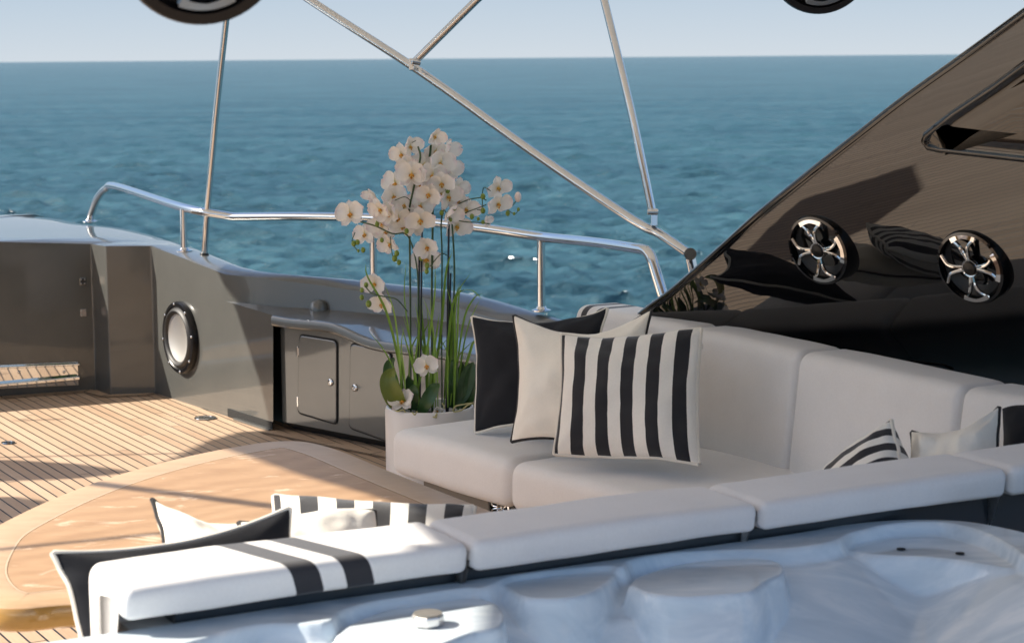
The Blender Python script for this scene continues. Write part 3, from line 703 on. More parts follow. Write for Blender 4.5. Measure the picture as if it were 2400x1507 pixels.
# raised triangular moulding
tri_px = [(2166, 333), (2172, 318), (2235, 268), (2330, 205), (2420, 140), (2800, -130), (2800, 400), (2400, 372), (2200, 350), (2175, 345)]
tr_ = [onp(x, y) for x, y in tri_px]; n = len(tr_); cc = onp(2500, 260); rowsP = []
def insetp(ps, d_):
    out = []
    for i, p in enumerate(ps):
        a = (p - ps[i - 1]).normalized(); b = (ps[(i + 1) % len(ps)] - p).normalized(); q_ = ((a + b).normalized()).cross(ndown); q_ = q_ if q_.dot(cc - p) > 0 else -q_; out.append(p + q_ * d_)
    return out
for d_, h in ((-.012, .0005), (-.006, .006), (0, .008), (.006, .006), (.012, .001), (.03, .004), (.08, .006)): rowsP.append([p + ndown * h for p in insetp(tr_, d_)])
vv = [p for r in rowsP for p in r]; ff = [(r * n + i, r * n + (i + 1) % n, (r + 1) * n + (i + 1) % n, (r + 1) * n + i) for r in range(len(rowsP) - 1) for i in range(n)] + [tuple((len(rowsP) - 1) * n + i for i in range(n))]
mesh('moulding', vv, ff, M['black'], arch, angle=80)
g = G().tube(bend([onp(1960, 836, .008), onp(2200, 862, .012), onp(2222, 872, .012)], .02), .005, 8); g.build('trim_strip', M['blackplastic'], arch)

def panel_speaker(x, y, r, lab):
    ax = (ndown + V((0, -.05, .12))).normalized(); c = onp(x, y, .014); t = thing('panel_speaker', lab, 'speaker', tuple(c), 'round speakers on the black panel')
    G().lathe(c, ax, [(r, -.03), (r * 1.0, .0), (r * .97, .012), (r * .9, .014), (r * .87, .004), (r * .87, -.012)], 56, None, False).build('housing', M['black'], t)
    G().lathe(c, ax, [(r * .88, -.01), (r * .8, -.002), (r * .72, -.012), (r * .45, -.028), (.0001, -.032)], 48, None, False).build('cone', M['rubber'], t)
    G().ball(c + ax * -.02 - ax.cross(V((0, 0, 1))).normalized() * -.01, r * .24, (1, 1, 1), 20).build('tweeter', M['blackplastic'], t)
    grille(c + ax * .006, ax, V((0, 0, 1)), r * .9).build('grille', M['chrome'], t)
    hc = c + ax * .012; G().lathe(hc, ax, [(r * .2, 0), (r * .17, .005), (.0001, .007)], 24).build('hub_cap', M['blackplastic'], t)
panel_speaker(1921, 585, .118, 'black speaker with chrome spokes on the panel, the one nearer the sea')
panel_speaker(2278, 626, .118, 'black speaker with chrome spokes on the panel, the one at the right edge')

# ------------------------------------------------------------------ table
TZ = .62
tpx = [(-60, 1262), (0, 1226), (110, 1173), (220, 1130), (330, 1096), (450, 1066), (560, 1045), (640, 1034), (720, 1035), (800, 1056), (900, 1097), (1030, 1149), (1160, 1200), (1240, 1240), (1240, 1300), (1100, 1350), (700, 1385), (300, 1405), (140, 1414), (50, 1422), (-20, 1418), (-80, 1395), (-105, 1340)]
tp_ = [at(x, y, TZ) for x, y in tpx]; P = catmull(tp_ + [tp_[0]], 5)[:-1]; n = len(P); cT = sum(P, V()) / n
tab = thing('table', 'large rounded wooden table with burl veneer top, half in sun', 'table', (cT.x, cT.y, 0))
m = mat('burl_veneer', rough=.4, spec=.35); q = N(m); co = q.mapping(q.geo(), rot=(0, 0, .5), sc=(1, 2.2, 1))
n1 = q.noise(co, 2.2, 6, .62, 1.2); n2 = q.noise(co, 14, 5, .6, 2.5); sc_ = q.n('ShaderNodeTexWave', {'Vector': co, 'Scale': 2.2, 'Distortion': 9., 'Detail': 4.})
fz = q.math('ADD', q.math('MULTIPLY', n1, .5), q.math('ADD', q.math('MULTIPLY', n2, .22), q.math('MULTIPLY', sc_, .14)))
fl = q.noise(q.mapping(q.geo(), rot=(0, 0, -.3), sc=(1, 1.7, 1)), 6, 5, .7, .8)
cl = q.ramp(fz, [(.25, (.36, .215, .115)), (.5, (.46, .29, .165)), (.75, (.55, .375, .235))])
q.base(q.mix(q.ramp(fl, [(.585, 0.), (.66, .6)]), cl, (.84, .66, .50))); M['burl'] = m
m = mat('table_border_wood', rough=.35, spec=.4); q = N(m); q.base(q.ramp(q.noise(q.mapping(q.geo(), sc=(2, 6, 2)), 6, 5, .6, .5), [(.3, (.46, .30, .18)), (.7, (.53, .37, .235))])); M['border'] = m
m = mat('varnished_edge', (.42, .24, .06), .2, coat=.8); M['edge'] = m
def shrink(P, d_):
    out = []; n = len(P); sg_ = 1 if sum(P[i - 1].x * P[i].y - P[i].x * P[i - 1].y for i in range(n)) > 0 else -1
    for i in range(n):
        t_ = (P[(i + 2) % n] - P[i - 2]).normalized(); out.append(P[i] + V((-t_.y, t_.x, 0)) * d_ * sg_)
    for _ in range(3 if d_ > .05 else 0): out = [(out[i - 1] + out[i] * 2 + out[(i + 1) % n]) / 4 for i in range(n)]
    return out
def rows_mesh(rows, name, matx, parent, cap=True, **k):
    n = len(rows[0]); vv = [p for r in rows for p in r]; ff = [(r * n + i, r * n + (i + 1) % n, (r + 1) * n + (i + 1) % n, (r + 1) * n + i) for r in range(len(rows) - 1) for i in range(n)]
    if cap: ff.append(tuple((len(rows) - 1) * n + i for i in range(n)))
    return mesh(name, vv, ff, matx, parent, **k)
lift = lambda ps, h: [p + V((0, 0, h)) for p in ps]
B1 = shrink(P, .105)
rows_mesh([lift(B1, 0), ], 'x', None, None) if False else None
mesh('veneer', lift(shrink(P, .111), 0) , [tuple(range(n))], M['burl'], tab, smooth=False)
rows_mesh([lift(shrink(P, .104), 0), lift(shrink(P, .006), 0), lift(P, -.004)], 'border', M['border'], tab, cap=False, angle=60)
M['inlay'] = mat('pale_inlay', (.62, .46, .31), .3)
rows_mesh([lift(shrink(P, .1095), .0004), lift(shrink(P, .1045), .0004)], 'inlay', M['inlay'], tab, cap=False)
rows_mesh([lift(P, -.004), lift(shrink(P, -.004), -.012), lift(shrink(P, -.004), -.045), lift(shrink(P, .006), -.055), lift(shrink(P, .05), -.056)], 'edge', M['edge'], tab, angle=60)
G().lathe((cT.x, cT.y, 0), (0, 0, 1), [(.22, 0), (.21, .012), (.06, .03), (.045, .06), (.045, .56)], 36).build('pedestal', M['chrome'], tab)

# ------------------------------------------------------------------ pillows
def pillow(corners, thick, fab, pip, label, cat='cushion', name='pillow', conc=.075, sag=None, seed=1, flip=False, wr=1.0, group='loose scatter cushions'):
    TL, TR, BR, BL = [V(c) for c in corners]; N1 = 34
    c = (TL + TR + BR + BL) / 4; nrm = (TR - BL).cross(TL - BR).normalized()
    if nrm.dot(CAM - c) < 0: nrm = -nrm
    root = thing(name, label, cat, tuple(c), group)
    def P(u, v):                        # u,v in 0..1, v up
        a, b = 2 * u - 1, 2 * v - 1
        uu = .5 + (a * (1 - conc * (1 - b * b) * 1.0)) / 2; vv_ = .5 + (b * (1 - conc * (1 - a * a))) / 2
        p = BL.lerp(BR, uu).lerp(TL.lerp(TR, uu), vv_)
        if sag: p = p + V((0, 0, -sag)) * (1 - a * a) * max(0, v - .5) * 2
        edge_w = noise.noise(V((u * 6, v * 6, seed * 7.3))) * .006 * wr
        return p + nrm * (edge_w + .012 * math.sin(3 * a + seed) * b * b)
    def h(u, v):
        a, b = abs(2 * u - 1), abs(2 * v - 1)
        base = ((1 - a ** 2.6) * (1 - b ** 2.6)) ** .52
        corner = (a * b) ** 1.5
        w_ = noise.noise(V((u * 3.2, v * 3.2, seed))) * .10 + noise.noise(V((u * 9, v * 7, seed + 5))) * .035
        # radiating creases near the corners and edges
        cr = math.sin(math.atan2(1.02 - b, 1.02 - a) * 9 + seed) * .10 * (max(a, b) ** 4) * (1 - max(a, b) ** 16)
        return base * (1 + (w_ + cr) * wr)
    vs_ = []; uv = []; fs_ = []; K = N1 + 1
    for side in (1, -1):
        for j in range(K):
            for i in range(K):
                u, v = i / N1, j / N1
                u = .5 - .5 * math.cos(math.pi * u); v = .5 - .5 * math.cos(math.pi * v)
                vs_.append(P(u, v) + nrm * side * (h(u, v) * thick / 2) + nrm * noise.noise(V((u * 14, v * 14, seed * 3.1 + side))) * .0022 * wr * (1 - (2 * u - 1) ** 8) * (1 - (2 * v - 1) ** 8)); uv.append((u, v))
    o_ = K * K
    for s in (0, 1):
        for j in range(N1):
            for i in range(N1):
                a = s * o_ + j * K + i; fs_.append((a, a + 1, a + K + 1, a + K))
    me_o = mesh('cover', vs_, fs_, fab, root, uv=uv, angle=0)
    bm = bmesh.new(); bm.from_mesh(me_o.data); bmesh.ops.remove_doubles(bm, verts=bm.verts, dist=1e-4); bm.to_mesh(me_o.data); bm.free()
    if pip:
        loop = [P(t, 0) for t in np.linspace(0.01, .99, 24)] + [P(1, t) for t in np.linspace(.01, .99, 24)] + [P(t, 1) for t in np.linspace(.99, .01, 24)] + [P(0, t) for t in np.linspace(.99, .01, 24)]
        loop.append(loop[0]); G().tube(loop, .0055, 7).build('piping', pip, root)
    return root
# far seat: black, cream, striped
Yp = 6.5
pillow([dp(1102, 737, 7.05), dp(1422, 716, 6.92), dp(1400, 1010, 6.55), dp(1108, 1010, 6.8)], .15, M['navy'], M['piping_w'], 'black cushion with cream piping, furthest left on the far seat', seed=2, sag=.035, conc=.10, wr=1.6)
pillow([dp(1205, 742, 6.72), dp(1530, 729, 6.62), dp(1500, 1045, 6.2), dp(1200, 1040, 6.45)], .15, M['cream'], M['piping_b'], 'plain cream cushion with black piping between the black and striped ones', seed=4, sag=.05, conc=.10, wr=1.6)
st = pillow([dp(1316, 785, 6.42), dp(1646, 771, 6.28), dp(1640, 1090, 5.98), dp(1298, 1066, 6.2)], .14, M['striped'], M['piping_w'], 'black and cream striped cushion at the front of the far seat', seed=6, sag=.006, conc=.055, wr=1.4)
G().box(dp(1641, 812, 6.24), R_ * .010, F_ * .001, U_ * .008).build('care_tag', M['piping_w'], st, smooth=False)
# right corner
pillow([dp(2085, 982, 5.15), dp(2150, 1180, 4.95), dp(2010, 1330, 5.05), dp(1905, 1150, 5.3)], .20, M['striped'], M['piping_w'], 'striped cushion standing on its corner behind the near backrest, right side', seed=8, conc=.0, wr=1.5)
pillow([dp(2135, 1010, 5.25), dp(2342, 950, 5.15), dp(2350, 1250, 4.95), dp(2120, 1270, 5.05)], .22, M['cream'], M['piping_b'], 'cream cushion with black piping near the right edge of the view', seed=9, conc=.10, wr=2.2, sag=.03)
pillow([dp(2350, 960, 5.35), dp(2560, 900, 5.3), dp(2580, 1200, 5.1), dp(2335, 1220, 5.2)], .18, M['navy'], None, 'plain black cushion cut off by the right edge of the view', seed=10)
# near seat
pillow([dp(640, 1168, 4.7), dp(1112, 1196, 4.72), dp(1090, 1440, 4.45), dp(640, 1420, 4.4)], .16, M['striped'], M['piping_w'], 'striped cushion lying behind the near backrest, right of the white one', seed=11, conc=.03)
pillow([dp(353, 1170, 4.45), dp(640, 1222, 4.55), dp(640, 1500, 4.3), dp(400, 1400, 4.2)], .13, M['cream'], M['piping_b'], 'cream cushion with black piping pointing left over the table', seed=12, conc=.10, sag=.03, wr=1.5)
pillow([dp(560, 1220, 4.3), dp(880, 1194, 4.45), dp(905, 1420, 4.3), dp(600, 1440, 4.1)], .14, M['cream'], M['piping_b'], 'cream cushion with black piping leaning between the black and striped near cushions', seed=13, conc=.04)
pillow([dp(124, 1293, 3.8), dp(686, 1186, 4.15), dp(700, 1500, 4.05), dp(205, 1600, 3.72)], .12, M['navy'], M['piping_w'], 'large black cushion with cream piping at the lower left', seed=15, conc=.06, sag=.025, wr=1.4)

# ------------------------------------------------------------------ planter and orchid
pc = at(1007, 950, .455); PR = .168; pc0 = V((pc.x, pc.y, 0))
pt = thing('planter', 'white cylindrical planter holding the orchids beside the sofa', 'planter', tuple(pc0))
G().lathe(pc0, (0, 0, 1), [(PR * .99, 0.004), (PR, .01), (PR, .44), (PR - .003, .452), (PR - .008, .455), (PR - .014, .452), (PR - .016, .44), (PR - .016, .40)], 72, None, False).build('pot', M['pot'], pt)
M['moss'] = mat('dark_soil', (.02, .018, .012), .9); q = N(M['moss']); q.bump(q.noise(q.geo(), 60, 4), 1., .02)
G().lathe(pc0 + V((0, 0, .405)), (0, 0, 1), [(PR - .016, 0), (PR * .6, .012), (.0001, .02)], 40).build('soil', M['moss'], pt)
orc = thing('orchid', 'white orchid arrangement with grass blades and buds in the planter', 'plant', (pc.x, pc.y, .41))
def leafmat(name, a, b, rough=.35):
    m = mat(name, a, rough); q = N(m); q.base(q.mix(q.noise(q.geo(), 30, 3), a, b)); m.node_tree.nodes['Principled BSDF'].inputs['Subsurface Weight'].default_value = 0; return m
M['leaf'] = leafmat('dark_green_leaf', (.025, .07, .018), (.045, .11, .03), .3); M['leaf2'] = leafmat('yellow_green_leaf', (.10, .14, .015), (.15, .19, .03), .3)
M['grass'] = leafmat('grass_blade_green', (.14, .27, .025), (.22, .38, .05), .45); M['stem'] = leafmat('green_stem', (.02, .055, .018), (.04, .09, .03), .4)
M['stick'] = mat('black_stake', (.012, .012, .02), .4); M['bud'] = leafmat('green_bud', (.14, .21, .02), (.2, .28, .04), .4); M['root'] = leafmat('pale_root', (.38, .36, .16), (.45, .42, .22))
m = mat('white_petal', (.9, .88, .86), .55, spec=.3); q = N(m)
at_ = q.n('ShaderNodeUVMap'); sx = q.n('ShaderNodeSeparateXYZ', {'Vector': at_})
cl = q.ramp(sx.outputs[1], [(0., (.78, .70, .30)), (.13, (.92, .89, .82)), (.8, (.93, .90, .87)), (1., (.86, .74, .76))]); q.base(cl)
tl = q.n('ShaderNodeBsdfTranslucent', {'Color': cl}); mx = q.n('ShaderNodeMixShader', {0: .3, 1: q.b, 2: tl}); q.t.links.new(mx.outputs[0], q.t.nodes['Material Output'].inputs[0])
M['petal'] = m; M['petalpink'] = leafmat('pale_pink_bud', (.78, .62, .58), (.80, .72, .66), .5)
M['lip'] = leafmat('yellow_orange_lip', (.75, .50, .06), (.68, .22, .03), .5)
def petal(g, ang, L, W, cup, z=0, tip=1.0):
    nu, nv = 6, 7; vs_ = []; uv = []
    ca, sa = math.cos(ang), math.sin(ang)
    for j in range(nv + 1):
        t = j / nv; c_ = .60; wid = W * max(.10, math.sqrt(max(0, 1 - ((t - c_) / (c_ if t < c_ else 1 - c_) * .985) ** 2)))
        for i in range(nu + 1):
            s = 2 * i / nu - 1; x = s * wid / 2; y = L * (t - .08 * s * s * t * tip)
            zz = z + cup * (t * t) * L + .18 * W * s * s * (1 if cup > 0 else .6) + math.sin(t * 9 + s * 4 + ang * 3) * .0012
            vs_.append(V((x * ca - y * sa, x * sa + y * ca, zz))); uv.append((.5 + s / 2, t))
    g.add(vs_, [(j * (nu + 1) + i, j * (nu + 1) + i + 1, (j + 1) * (nu + 1) + i + 1, (j + 1) * (nu + 1) + i) for j in range(nv) for i in range(nu)], uv)
def flower_mesh(k, cup):
    rd = random.Random(k); g = G(); R1 = .047
    for a in (0, 130, -130): petal(g, math.radians(a + rd.uniform(-5, 5)), R1 * (.98 if a == 0 else .92), R1 * .66, cup * .8 - .1, -.002)
    for a in (72, -72): petal(g, math.radians(a + rd.uniform(-5, 5)), R1 * 1.02, R1 * 1.22, cup + rd.uniform(-.05, .1), .002)
    o = g.build('flower', M['petal'], None, useuv=True, angle=0); o.data.name = 'flower_%d' % k
    l = G()
    for a in (180, 125, 235): petal(l, math.radians(a), .016 if a == 180 else .012, .011, .5, .004)
    l.ball((0, 0, .007), .0055, (1, 1.1, .9), 8); lo = l.build('lip', M['lip'], None, useuv=True, angle=0)
    return o, lo
protos = [flower_mesh(k, c) for k, c in enumerate((.12, .35, .7))]
fl_px = [(822, 503, 0, -.4), (856, 551, 0, -.3), (942, 362, 0, -.3), (957, 388, 1, .1), (1020, 355, 0, .1), (1018, 320, 2, .2), (929, 432, 0, -.4), (922, 462, 1, -.1), (880, 462, 2, -.9), (893, 490, 0, -.6), (931, 511, 0, 0), (985, 485, 1, .3),
         (972, 532, 2, .2), (915, 572, 1, -.2), (1011, 414, 0, .1), (982, 427, 1, 0), (1050, 400, 2, .7), (1048, 462, 1, .4), (1033, 455, 0, .2), (1050, 500, 2, .6), (1090, 490, 1, .4), (1166, 440, 0, .5), (1166, 478, 0, .3), (1069, 530, 1, .2),
         (1001, 580, 2, .1), (999, 608, 1, 0), (896, 712, 1, -.2), (878, 665, 2, -.2), (1000, 858, 0, .1), (944, 942, 1, -.5), (1045, 355, 2, .9), (897, 525, 2, -.6), (1075, 470, 2, .2), (960, 345, 2, .3), (1030, 385, 1, .3), (905, 545, 2, -.3), (1024, 962, 2, .3), (1137, 520, 2, .8), (965, 410, 1, -.1), (990, 390, 0, .2), (1035, 430, 0, -.1), (950, 480, 1, -.3), (1005, 455, 1, .1), (945, 530, 0, -.2), (1070, 440, 1, .5), (985, 515, 0, .1), (915, 500, 1, -.5)]
FL = {}
used = [False] * 3; rd = random.Random(5)
for i, (x, y, k, yaw) in enumerate(fl_px):
    Yf = pc.y + (-.12 if i in (28, 29, 36) else rd.uniform(-.14, .06)); p = dp(x, y, Yf)
    base_o, base_l = protos[k]
    if not used[k]: o, l = base_o, base_l; used[k] = True
    else: o = base_o.copy(); l = base_l.copy(); C.objects.link(o); C.objects.link(l)
    sc = rd.uniform(1.02, 1.34) * (.8 if k == 2 else 1) * (.6 if i in (36, 37) else 1)
    face = V((math.sin(yaw * 1.3) + rd.uniform(-.45, .45), -math.cos(yaw * 1.2), rd.uniform(-.55, .3) + (.5 if i == 29 else 0)))
    rot = face.to_track_quat('Z', 'Y').to_matrix().to_4x4() @ Matrix.Rotation(rd.uniform(-.35, .35) + (0 if i != 28 else 0), 4, 'Z')
    mw = Matrix.Translation(p - orc.location) @ rot @ Matrix.Scale(sc, 4)
    o.parent = orc; o.matrix_parent_inverse = Matrix(); o.matrix_basis = mw
    l.parent = o; l.matrix_parent_inverse = Matrix(); l.matrix_basis = Matrix.Scale(.8, 4)
    FL[i] = (p, face.normalized())
def ot(pts, r, nm, mt_, sm_=5, nn_=7): return G().tube([dp(x, y, pc.y + d_) for x, y, d_ in pts], r, nn_, sm_).build(nm, mt_, orc)
for pts, r in (([(963, 965, .02), (962, 800, .02), (961, 650, 0), (960, 560, -.02), (958, 500, -.05), (972, 430, -.09), (985, 370, -.09), (980, 345, -.05)], .0038),
               ([(1013, 965, .05), (1012, 700, .03), (1014, 520, .0), (1013, 447, 0), (1005, 400, 0), (1010, 340, -.02)], .0042),
               ([(1036, 965, .03), (1035, 760, .02), (1036, 600, 0), (1034, 525, 0), (1042, 480, 0), (1060, 420, 0)], .003),
               ([(1064, 968, -.02), (1063, 750, 0), (1065, 640, 0), (1062, 560, 0), (1055, 470, 0)], .0036),
               ([(975, 965, -.05), (980, 720, -.04), (976, 620, -.05), (955, 552, -.08), (920, 548, -.1), (880, 530, -.1), (845, 520, -.08)], .0028),
               ([(1035, 486, -.05), (1060, 512, -.08), (1090, 520, -.1), (1120, 522, -.1), (1148, 525, -.1)], .0022), ([(1062, 520, -.06), (1090, 500, -.08), (1120, 488, -.08), (1140, 480, -.08)], .002),
               ([(1075, 478, -.03), (1100, 468, -.05), (1128, 464, -.06), (1140, 470, -.06)], .0022), ([(1130, 464, -.06), (1134, 440, -.07), (1150, 448, -.07)], .0018), ([(1130, 464, -.06), (1130, 490, -.06), (1118, 492, -.06)], .0018),
               ([(1190, 492, -.08), (1203, 480, -.08), (1213, 466, -.08)], .0018), ([(1190, 492, -.08), (1206, 502, -.08), (1216, 492, -.08)], .0014),
               ([(955, 730, -.1), (930, 702, -.12), (900, 695, -.12), (872, 688, -.12), (855, 670, -.12)], .0024), ([(915, 555, -.08), (918, 590, -.1), (925, 612, -.1)], .0018), ([(832, 545, -.1), (825, 568, -.1), (838, 588, -.1)], .0018),
               ([(1050, 600, -.03), (1035, 595, -.06), (1018, 612, -.09), (1008, 625, -.1)], .002), ([(925, 470, -.1), (948, 462, -.1), (962, 470, -.08)], .0016), ([(975, 330, -.06), (965, 335, -.06)], .0015)):
    ot(pts, r, 'flower_stem', M['stem'])
for x, yt, r in ((983, 600, .0038), (990, 470, .0034), (1052, 520, .0040), (1056, 640, .0036)): ot([(x - 6, 968, .0), (x, yt, 0.02)], r, 'stake', M['stick'], 0)
for x, y, s in ((829, 571, 1.1), (838, 568, 1), (851, 586, 1), (884, 526, 1), (895, 563, .9), (930, 594, 1.1), (925, 606, 1.2), (935, 615, 1), (1048, 424, 1.1), (1049, 447, 1.1), (1065, 488, 1), (1035, 499, 1), (1106, 508, 1), (1132, 461, 1.1), (1132, 494, 1.1),
                (1121, 513, .7), (1132, 521, .8), (1190, 500, 1), (1205, 501, .6), (1215, 491, .7), (1056, 515, .8), (953, 542, 1), (959, 512, 1.1), (988, 606, 1), (1001, 623, 1.1), (1000, 636, 1), (858, 668, 1), (848, 680, .9), (848, 697, 1), (864, 712, 1.3), (840, 588, .6), (885, 519, .8)):
    G().ball(dp(x, y, pc.y - .1), .0085 * s, (1, 1, 1.25), 10).build('bud', M['bud'], orc)
for x, y in ((1214, 462), (996, 585)): G().ball(dp(x, y, pc.y - .1), .016, (.8, .8, 1.2), 12).build('pink_bud', M['petalpink'], orc)
def blade(pts, w_, nm, mt_, fold=.15, wp_=None):
    P = catmull([dp(x, y, pc.y + d_) for x, y, d_ in pts], 6); vs_ = []; n = len(P)
    side = V((1, 0, 0)) if wp_ is None else V(wp_)
    for i, p in enumerate(P):
        t = i / (n - 1); tg = (P[min(i + 1, n - 1)] - P[max(i - 1, 0)]).normalized(); s = (side - tg * tg.dot(side)).normalized(); nb = s.cross(tg)
        ww = w_ * (min(1, .55 + t * 1.5) * (1 - t ** 3) if nm == 'grass_blade' else math.sin(math.pi * min(1, .12 + .88 * t) ** .9) ** .7) + .0003
        for a in (-1, -.5, 0, .5, 1): vs_.append(p + s * a * ww / 2 + nb * (abs(a) * fold * ww))
    return mesh(nm, vs_, [(i * 5 + a, i * 5 + a + 1, (i + 1) * 5 + a + 1, (i + 1) * 5 + a) for i in range(n - 1) for a in range(4)], mt_, orc, angle=0)
rd = random.Random(11)
gb = [[(950, 955, -.03), (935, 850, -.05), (905, 730, -.1), (862, 650, -.12), (857, 618, -.12)], [(1040, 950, 0), (1050, 800, -.02), (1065, 700, -.04), (1103, 640, -.06)], [(1055, 950, -.03), (1070, 820, -.05), (1075, 700, -.05), (1082, 672, -.05)],
      [(1050, 950, 0), (1060, 760, 0), (1072, 690, 0), (1105, 680, -.02), (1132, 704, -.04)], [(1060, 950, 0), (1085, 760, 0), (1110, 700, 0), (1132, 688, 0)], [(1065, 950, .02), (1100, 830, 0), (1112, 800, 0), (1145, 780, -.02)],
      [(960, 950, 0), (940, 850, 0), (932, 800, 0), (930, 760, 0)], [(970, 950, -.05), (1000, 820, -.06), (1018, 700, -.05), (1020, 620, -.05)], [(985, 950, -.05), (965, 820, -.06), (948, 700, -.05), (952, 610, -.05)], [(1000, 950, .04), (1030, 800, .02), (1045, 640, 0), (1060, 590, 0)]]
for i in range(24):
    x0 = rd.uniform(940, 1085); lean_ = (x0 - 1010) * rd.uniform(.1, .5) + rd.uniform(-22, 22); h = rd.uniform(150, 300); d_ = rd.uniform(-.1, .1)
    gb.append([(x0, 955, d_), (x0 + lean_ * .3, 955 - h * .4, d_), (x0 + lean_ * .9 + rd.uniform(-6, 6), 955 - h * .75, d_), (x0 + lean_ * 1.9 + rd.uniform(-14, 14), 955 - h, d_ - .03)])
for i, pts in enumerate(gb): blade(pts, rd.uniform(.0055, .0115), 'grass_blade', M['grass'], .12, (1, rd.uniform(-.6, .6), 0))
for i, (pts, w_, mt_) in enumerate((([(944, 955, -.1), (925, 930, -.12), (910, 890, -.12), (925, 862, -.1)], .075, 'leaf2'), ([(950, 950, -.05), (920, 900, -.04), (912, 860, -.02), (925, 838, 0)], .05, 'leaf'), ([(950, 955, 0), (965, 920, 0), (955, 880, 0)], .06, 'leaf'),
                                    ([(985, 968, -.12), (1000, 940, -.13), (1018, 910, -.12), (1030, 898, -.1)], .05, 'leaf'), ([(1055, 955, 0), (1062, 900, -.05), (1064, 860, -.03), (1060, 840, 0)], .035, 'leaf'), ([(1065, 955, 0), (1088, 910, .0), (1100, 870, 0), (1110, 848, 0)], .06, 'leaf'),
                                    ([(1085, 958, .02), (1098, 930, 0), (1102, 890, 0), (1104, 860, 0)], .045, 'leaf'), ([(1070, 930, .05), (1080, 880, .05), (1084, 848, .05)], .04, 'leaf'), ([(965, 960, -.08), (968, 925, -.1), (970, 900, -.08)], .045, 'leaf'))):
    blade(pts, w_, 'leaf', M[mt_], .18)
for pts in ([(1060, 965, -.12), (1068, 952, -.13), (1085, 948, -.13), (1105, 945, -.12), (1112, 950, -.1)], [(1058, 966, -.13), (1080, 962, -.14), (1095, 950, -.14), (1110, 944, -.12)], [(920, 958, -.12), (932, 964, -.14), (945, 960, -.14), (950, 966, -.14)], [(966, 966, -.15), (972, 972, -.16), (978, 964, -.15)],
            [(1010, 970, -.15), (1018, 978, -.17), (1024, 968, -.16), (1022, 980, -.17)], [(1035, 966, -.12), (1042, 955, -.12), (1036, 945, -.1)]): ot(pts, .0028, 'aerial_root', M['root'], 4, 6)

# ------------------------------------------------------------------ spa tub in the foreground
RZ = .70
def polyw(px, z): return np.array([tuple(at(x, y, z).xy) for x, y in px])
def dens(P, k=6):
    return np.array([tuple(p.xy) for p in catmull([V((*p, 0)) for p in P] + [V((*P[0], 0))], k)[:-1]])
def sdist(P, X, Y):                      # signed distance, positive inside
    d = np.full(X.shape, 1e9); ins = np.zeros(X.shape, bool); n = len(P)
    for i in range(n):
        ax, ay = P[i]; bx, by = P[(i + 1) % n]; ex, ey = bx - ax, by - ay
        t = np.clip(((X - ax) * ex + (Y - ay) * ey) / (ex * ex + ey * ey + 1e-12), 0, 1)
        d = np.minimum(d, np.hypot(X - ax - t * ex, Y - ay - t * ey))
        c = ((ay > Y) != (by > Y)) & (X < (bx - ax) * (Y - ay) / (by - ay + 1e-12) + ax); ins ^= c
    return np.where(ins, d, -d)
ss = lambda a, b, x: (lambda t: t * t * (3 - 2 * t))(np.clip((x - a) / (b - a), 0, 1))
def smooth_(a, k=90):
    for _ in range(k):
        b = np.pad(a, 1, mode='edge'); a = (b[1:-1, 2:] + b[1:-1, :-2] + b[2:, 1:-1] + b[:-2, 1:-1] + 4 * b[1:-1, 1:-1]) / 8
    return a
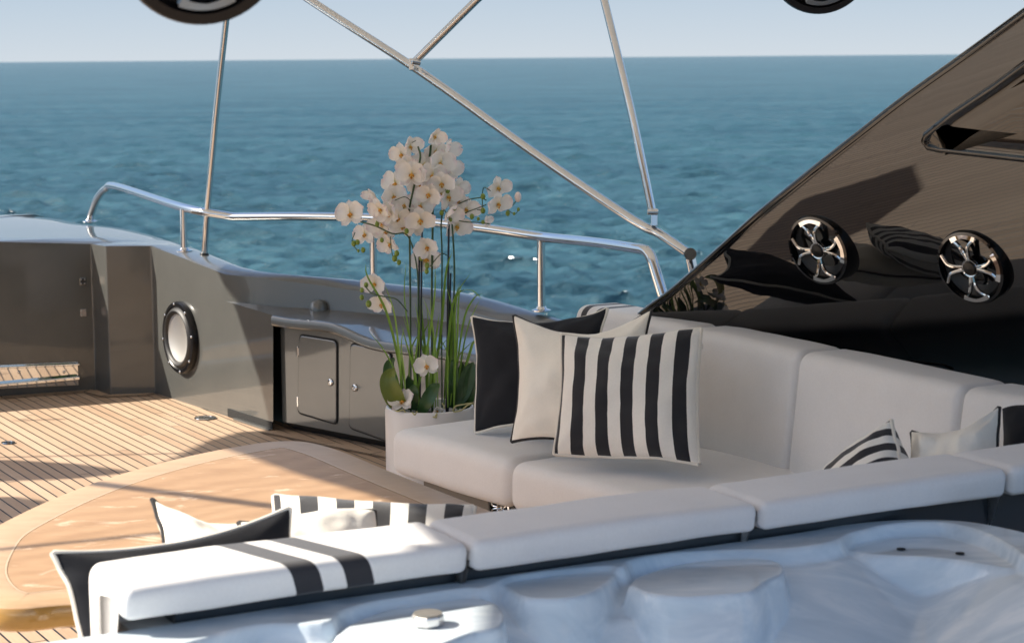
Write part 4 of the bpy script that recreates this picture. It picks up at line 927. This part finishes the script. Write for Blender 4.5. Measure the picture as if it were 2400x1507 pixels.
def spa():
    us = np.linspace(-1.15, 3.1, 860)
    outer = polyw([(100, 1502), (240, 1482), (330, 1468), (700, 1412), (1110, 1354), (1500, 1298), (1790, 1257), (1900, 1240), (1960, 1229), (2050, 1219), (2150, 1215), (2260, 1220), (2370, 1240), (2480, 1270), (2700, 1340)], RZ)
    a0 = np.array(tuple(na_.xy)); du = np.array(tuple(nd.xy)); dv = -np.array(tuple(nn.xy))
    oc = dens(outer, 6)[:-6] - a0; ou, ov = oc @ du, oc @ dv; o_ = np.argsort(ou); v0 = np.interp(us, ou[o_], ov[o_])
    vs1 = np.concatenate([[-.012, -.008, -.003, 0, .003, .007, .012], np.linspace(.017, 1.2, 330)])
    Uu = np.repeat(us[None, :], len(vs1), 0); Vv = v0[None, :] + vs1[:, None]
    X = a0[0] + Uu * du[0] + Vv * dv[0]; Y = a0[1] + Uu * du[1] + Vv * dv[1]; do = vs1[:, None] * np.ones_like(X)
    basin = polyw([(200, 1560), (330, 1535), (450, 1500), (600, 1463), (755, 1457), (800, 1430), (900, 1404), (1110, 1381), (1190, 1352), (1260, 1338), (1440, 1330), (1475, 1312), (1560, 1296), (1700, 1288), (1840, 1284), (1950, 1268), (2000, 1246), (2100, 1232), (2220, 1233), (2320, 1254), (2385, 1290), (2450, 1320), (2700, 1400)], RZ)
    basin = np.vstack([basin, [(2.1, 2.1), (-1.4, 2.1)]]); db = np.minimum(sdist(dens(basin[:-2], 4)[:-8].tolist() + basin[-2:].tolist(), X, Y), do - .022)
    Z = np.full(X.shape, RZ)
    Z -= ss(0, .02, db) * .035 + smooth_(np.clip(db - .03, 0, .45)) * .62
    for k, (px, z, cy) in enumerate((([(788, 1488), (830, 1458), (900, 1432), (960, 1420), (1060, 1404), (1110, 1400), (1160, 1412), (1184, 1440), (1172, 1468), (1110, 1482), (1060, 1500), (980, 1530), (860, 1520)], .682, 0),
                   ([(1178, 1372), (1230, 1352), (1330, 1345), (1440, 1340), (1405, 1380), (1330, 1402), (1230, 1400)], .690, 0),
                   ([(1472, 1372), (1500, 1350), (1580, 1325), (1680, 1312), (1780, 1310), (1828, 1318), (1836, 1342), (1800, 1360), (1765, 1384), (1700, 1392), (1600, 1398), (1520, 1390)], .682, 0),
                   ([(1985, 1290), (2060, 1266), (2140, 1256), (2220, 1258), (2300, 1280), (2360, 1310), (2375, 1332), (2280, 1318), (2180, 1306), (2060, 1300)], .669, 0))):
        P = dens(polyw(px, z)); d = np.minimum(sdist(P, X, Y), do - .035); t = ss(-.014, .004, d); Zp = np.maximum(Z, z) * t + Z * (1 - t); Zp = np.where(Z > z, Z * (1 - ss(-.008, .008, d)) + z * ss(-.008, .008, d), Zp); Z = Zp
    # moulded seat rings lower in the basin
    for (px, py, rx, rz_, hgt, wd_) in ((1355, 1515, .118, .075, .011, .16), (2175, 1512, .145, .10, .013, .16), (2175, 1530, .085, .07, .008, .16)):
        c = V((*a0, RZ)); c = at(px, 1300 - (px - 1500) * .14, RZ); uc = (c.x - a0[0]) * du[0] + (c.y - a0[1]) * du[1]
        zc = RZ - (py - (1300 - (px - 1500) * .14)) / 1180.; r = np.hypot((Uu - uc) / rx, (Z - zc) / rz_)
        Z = Z + (hgt * np.exp(-((r - 1) / wd_) ** 2) - hgt * .6 * ss(0, .5, 1 - r)) * ss(.02, .06, db)
    Z += .001 * np.sin(X * 9 + 1.3) * np.sin(Y * 7) * ss(.02, .2, db)
    Z = Z - np.clip(.012 - do, 0, 1) ** 2 * 45
    Z[0] -= .10
    n, m = X.shape; co = np.stack([X, Y, Z], -1).reshape(-1, 3); i = np.arange(n - 1)[:, None] * m; j = np.arange(m - 1)[None, :]
    f = np.stack([i + j, i + j + 1, i + m + j + 1, i + m + j], -1).reshape(-1, 4)
    me = bpy.data.meshes.new('shell'); me.from_pydata(co.tolist(), [], f.tolist())
    for p in me.polygons: p.use_smooth = True
    me.materials.append(M['tub']); o = bpy.data.objects.new('shell', me); C.objects.link(o)
    t = thing('spa_tub', 'white moulded spa tub in the blurred foreground at the lower right', 'hot tub', (.5, 3.2, .2)); adopt(o, t)
    # outer side wall below the rim
    for x, y in ((2112, 1287), (2250, 1297)):
        p = at(x, y, .671); G().lathe(p, (0, 0, 1), [(.010, 0), (.010, .002), (.0001, .0025)], 16).build('jet_hole', M['gap'], t)
spa()
dk = [mkn(.3) + nn * .06, mkn(3.6) + nn * .06, V((3, 1, 0)), V((1.6, 3.0, 0))]
# cap on the tub's armrest
p = at(1003, 1462, .684); cp = thing('valve_cap', 'faceted metal cap standing on the sunlit armrest of the spa tub', 'cap', tuple(p))
G().lathe(p, (0, 0, 1), [(.030, 0), (.031, .004), (.031, .017), (.028, .0205)], 8).build('cap_body', M['cone'], cp, bevel=.002)
M['capgrey'] = mat('grey_cap_top', (.27, .25, .22), .35, .4)
G().lathe(p + V((0, 0, .0207)), (0, 0, 1), [(.0275, 0), (.0275, .002), (.0001, .0025)], 24).build('cap_disc', M['capgrey'], cp)
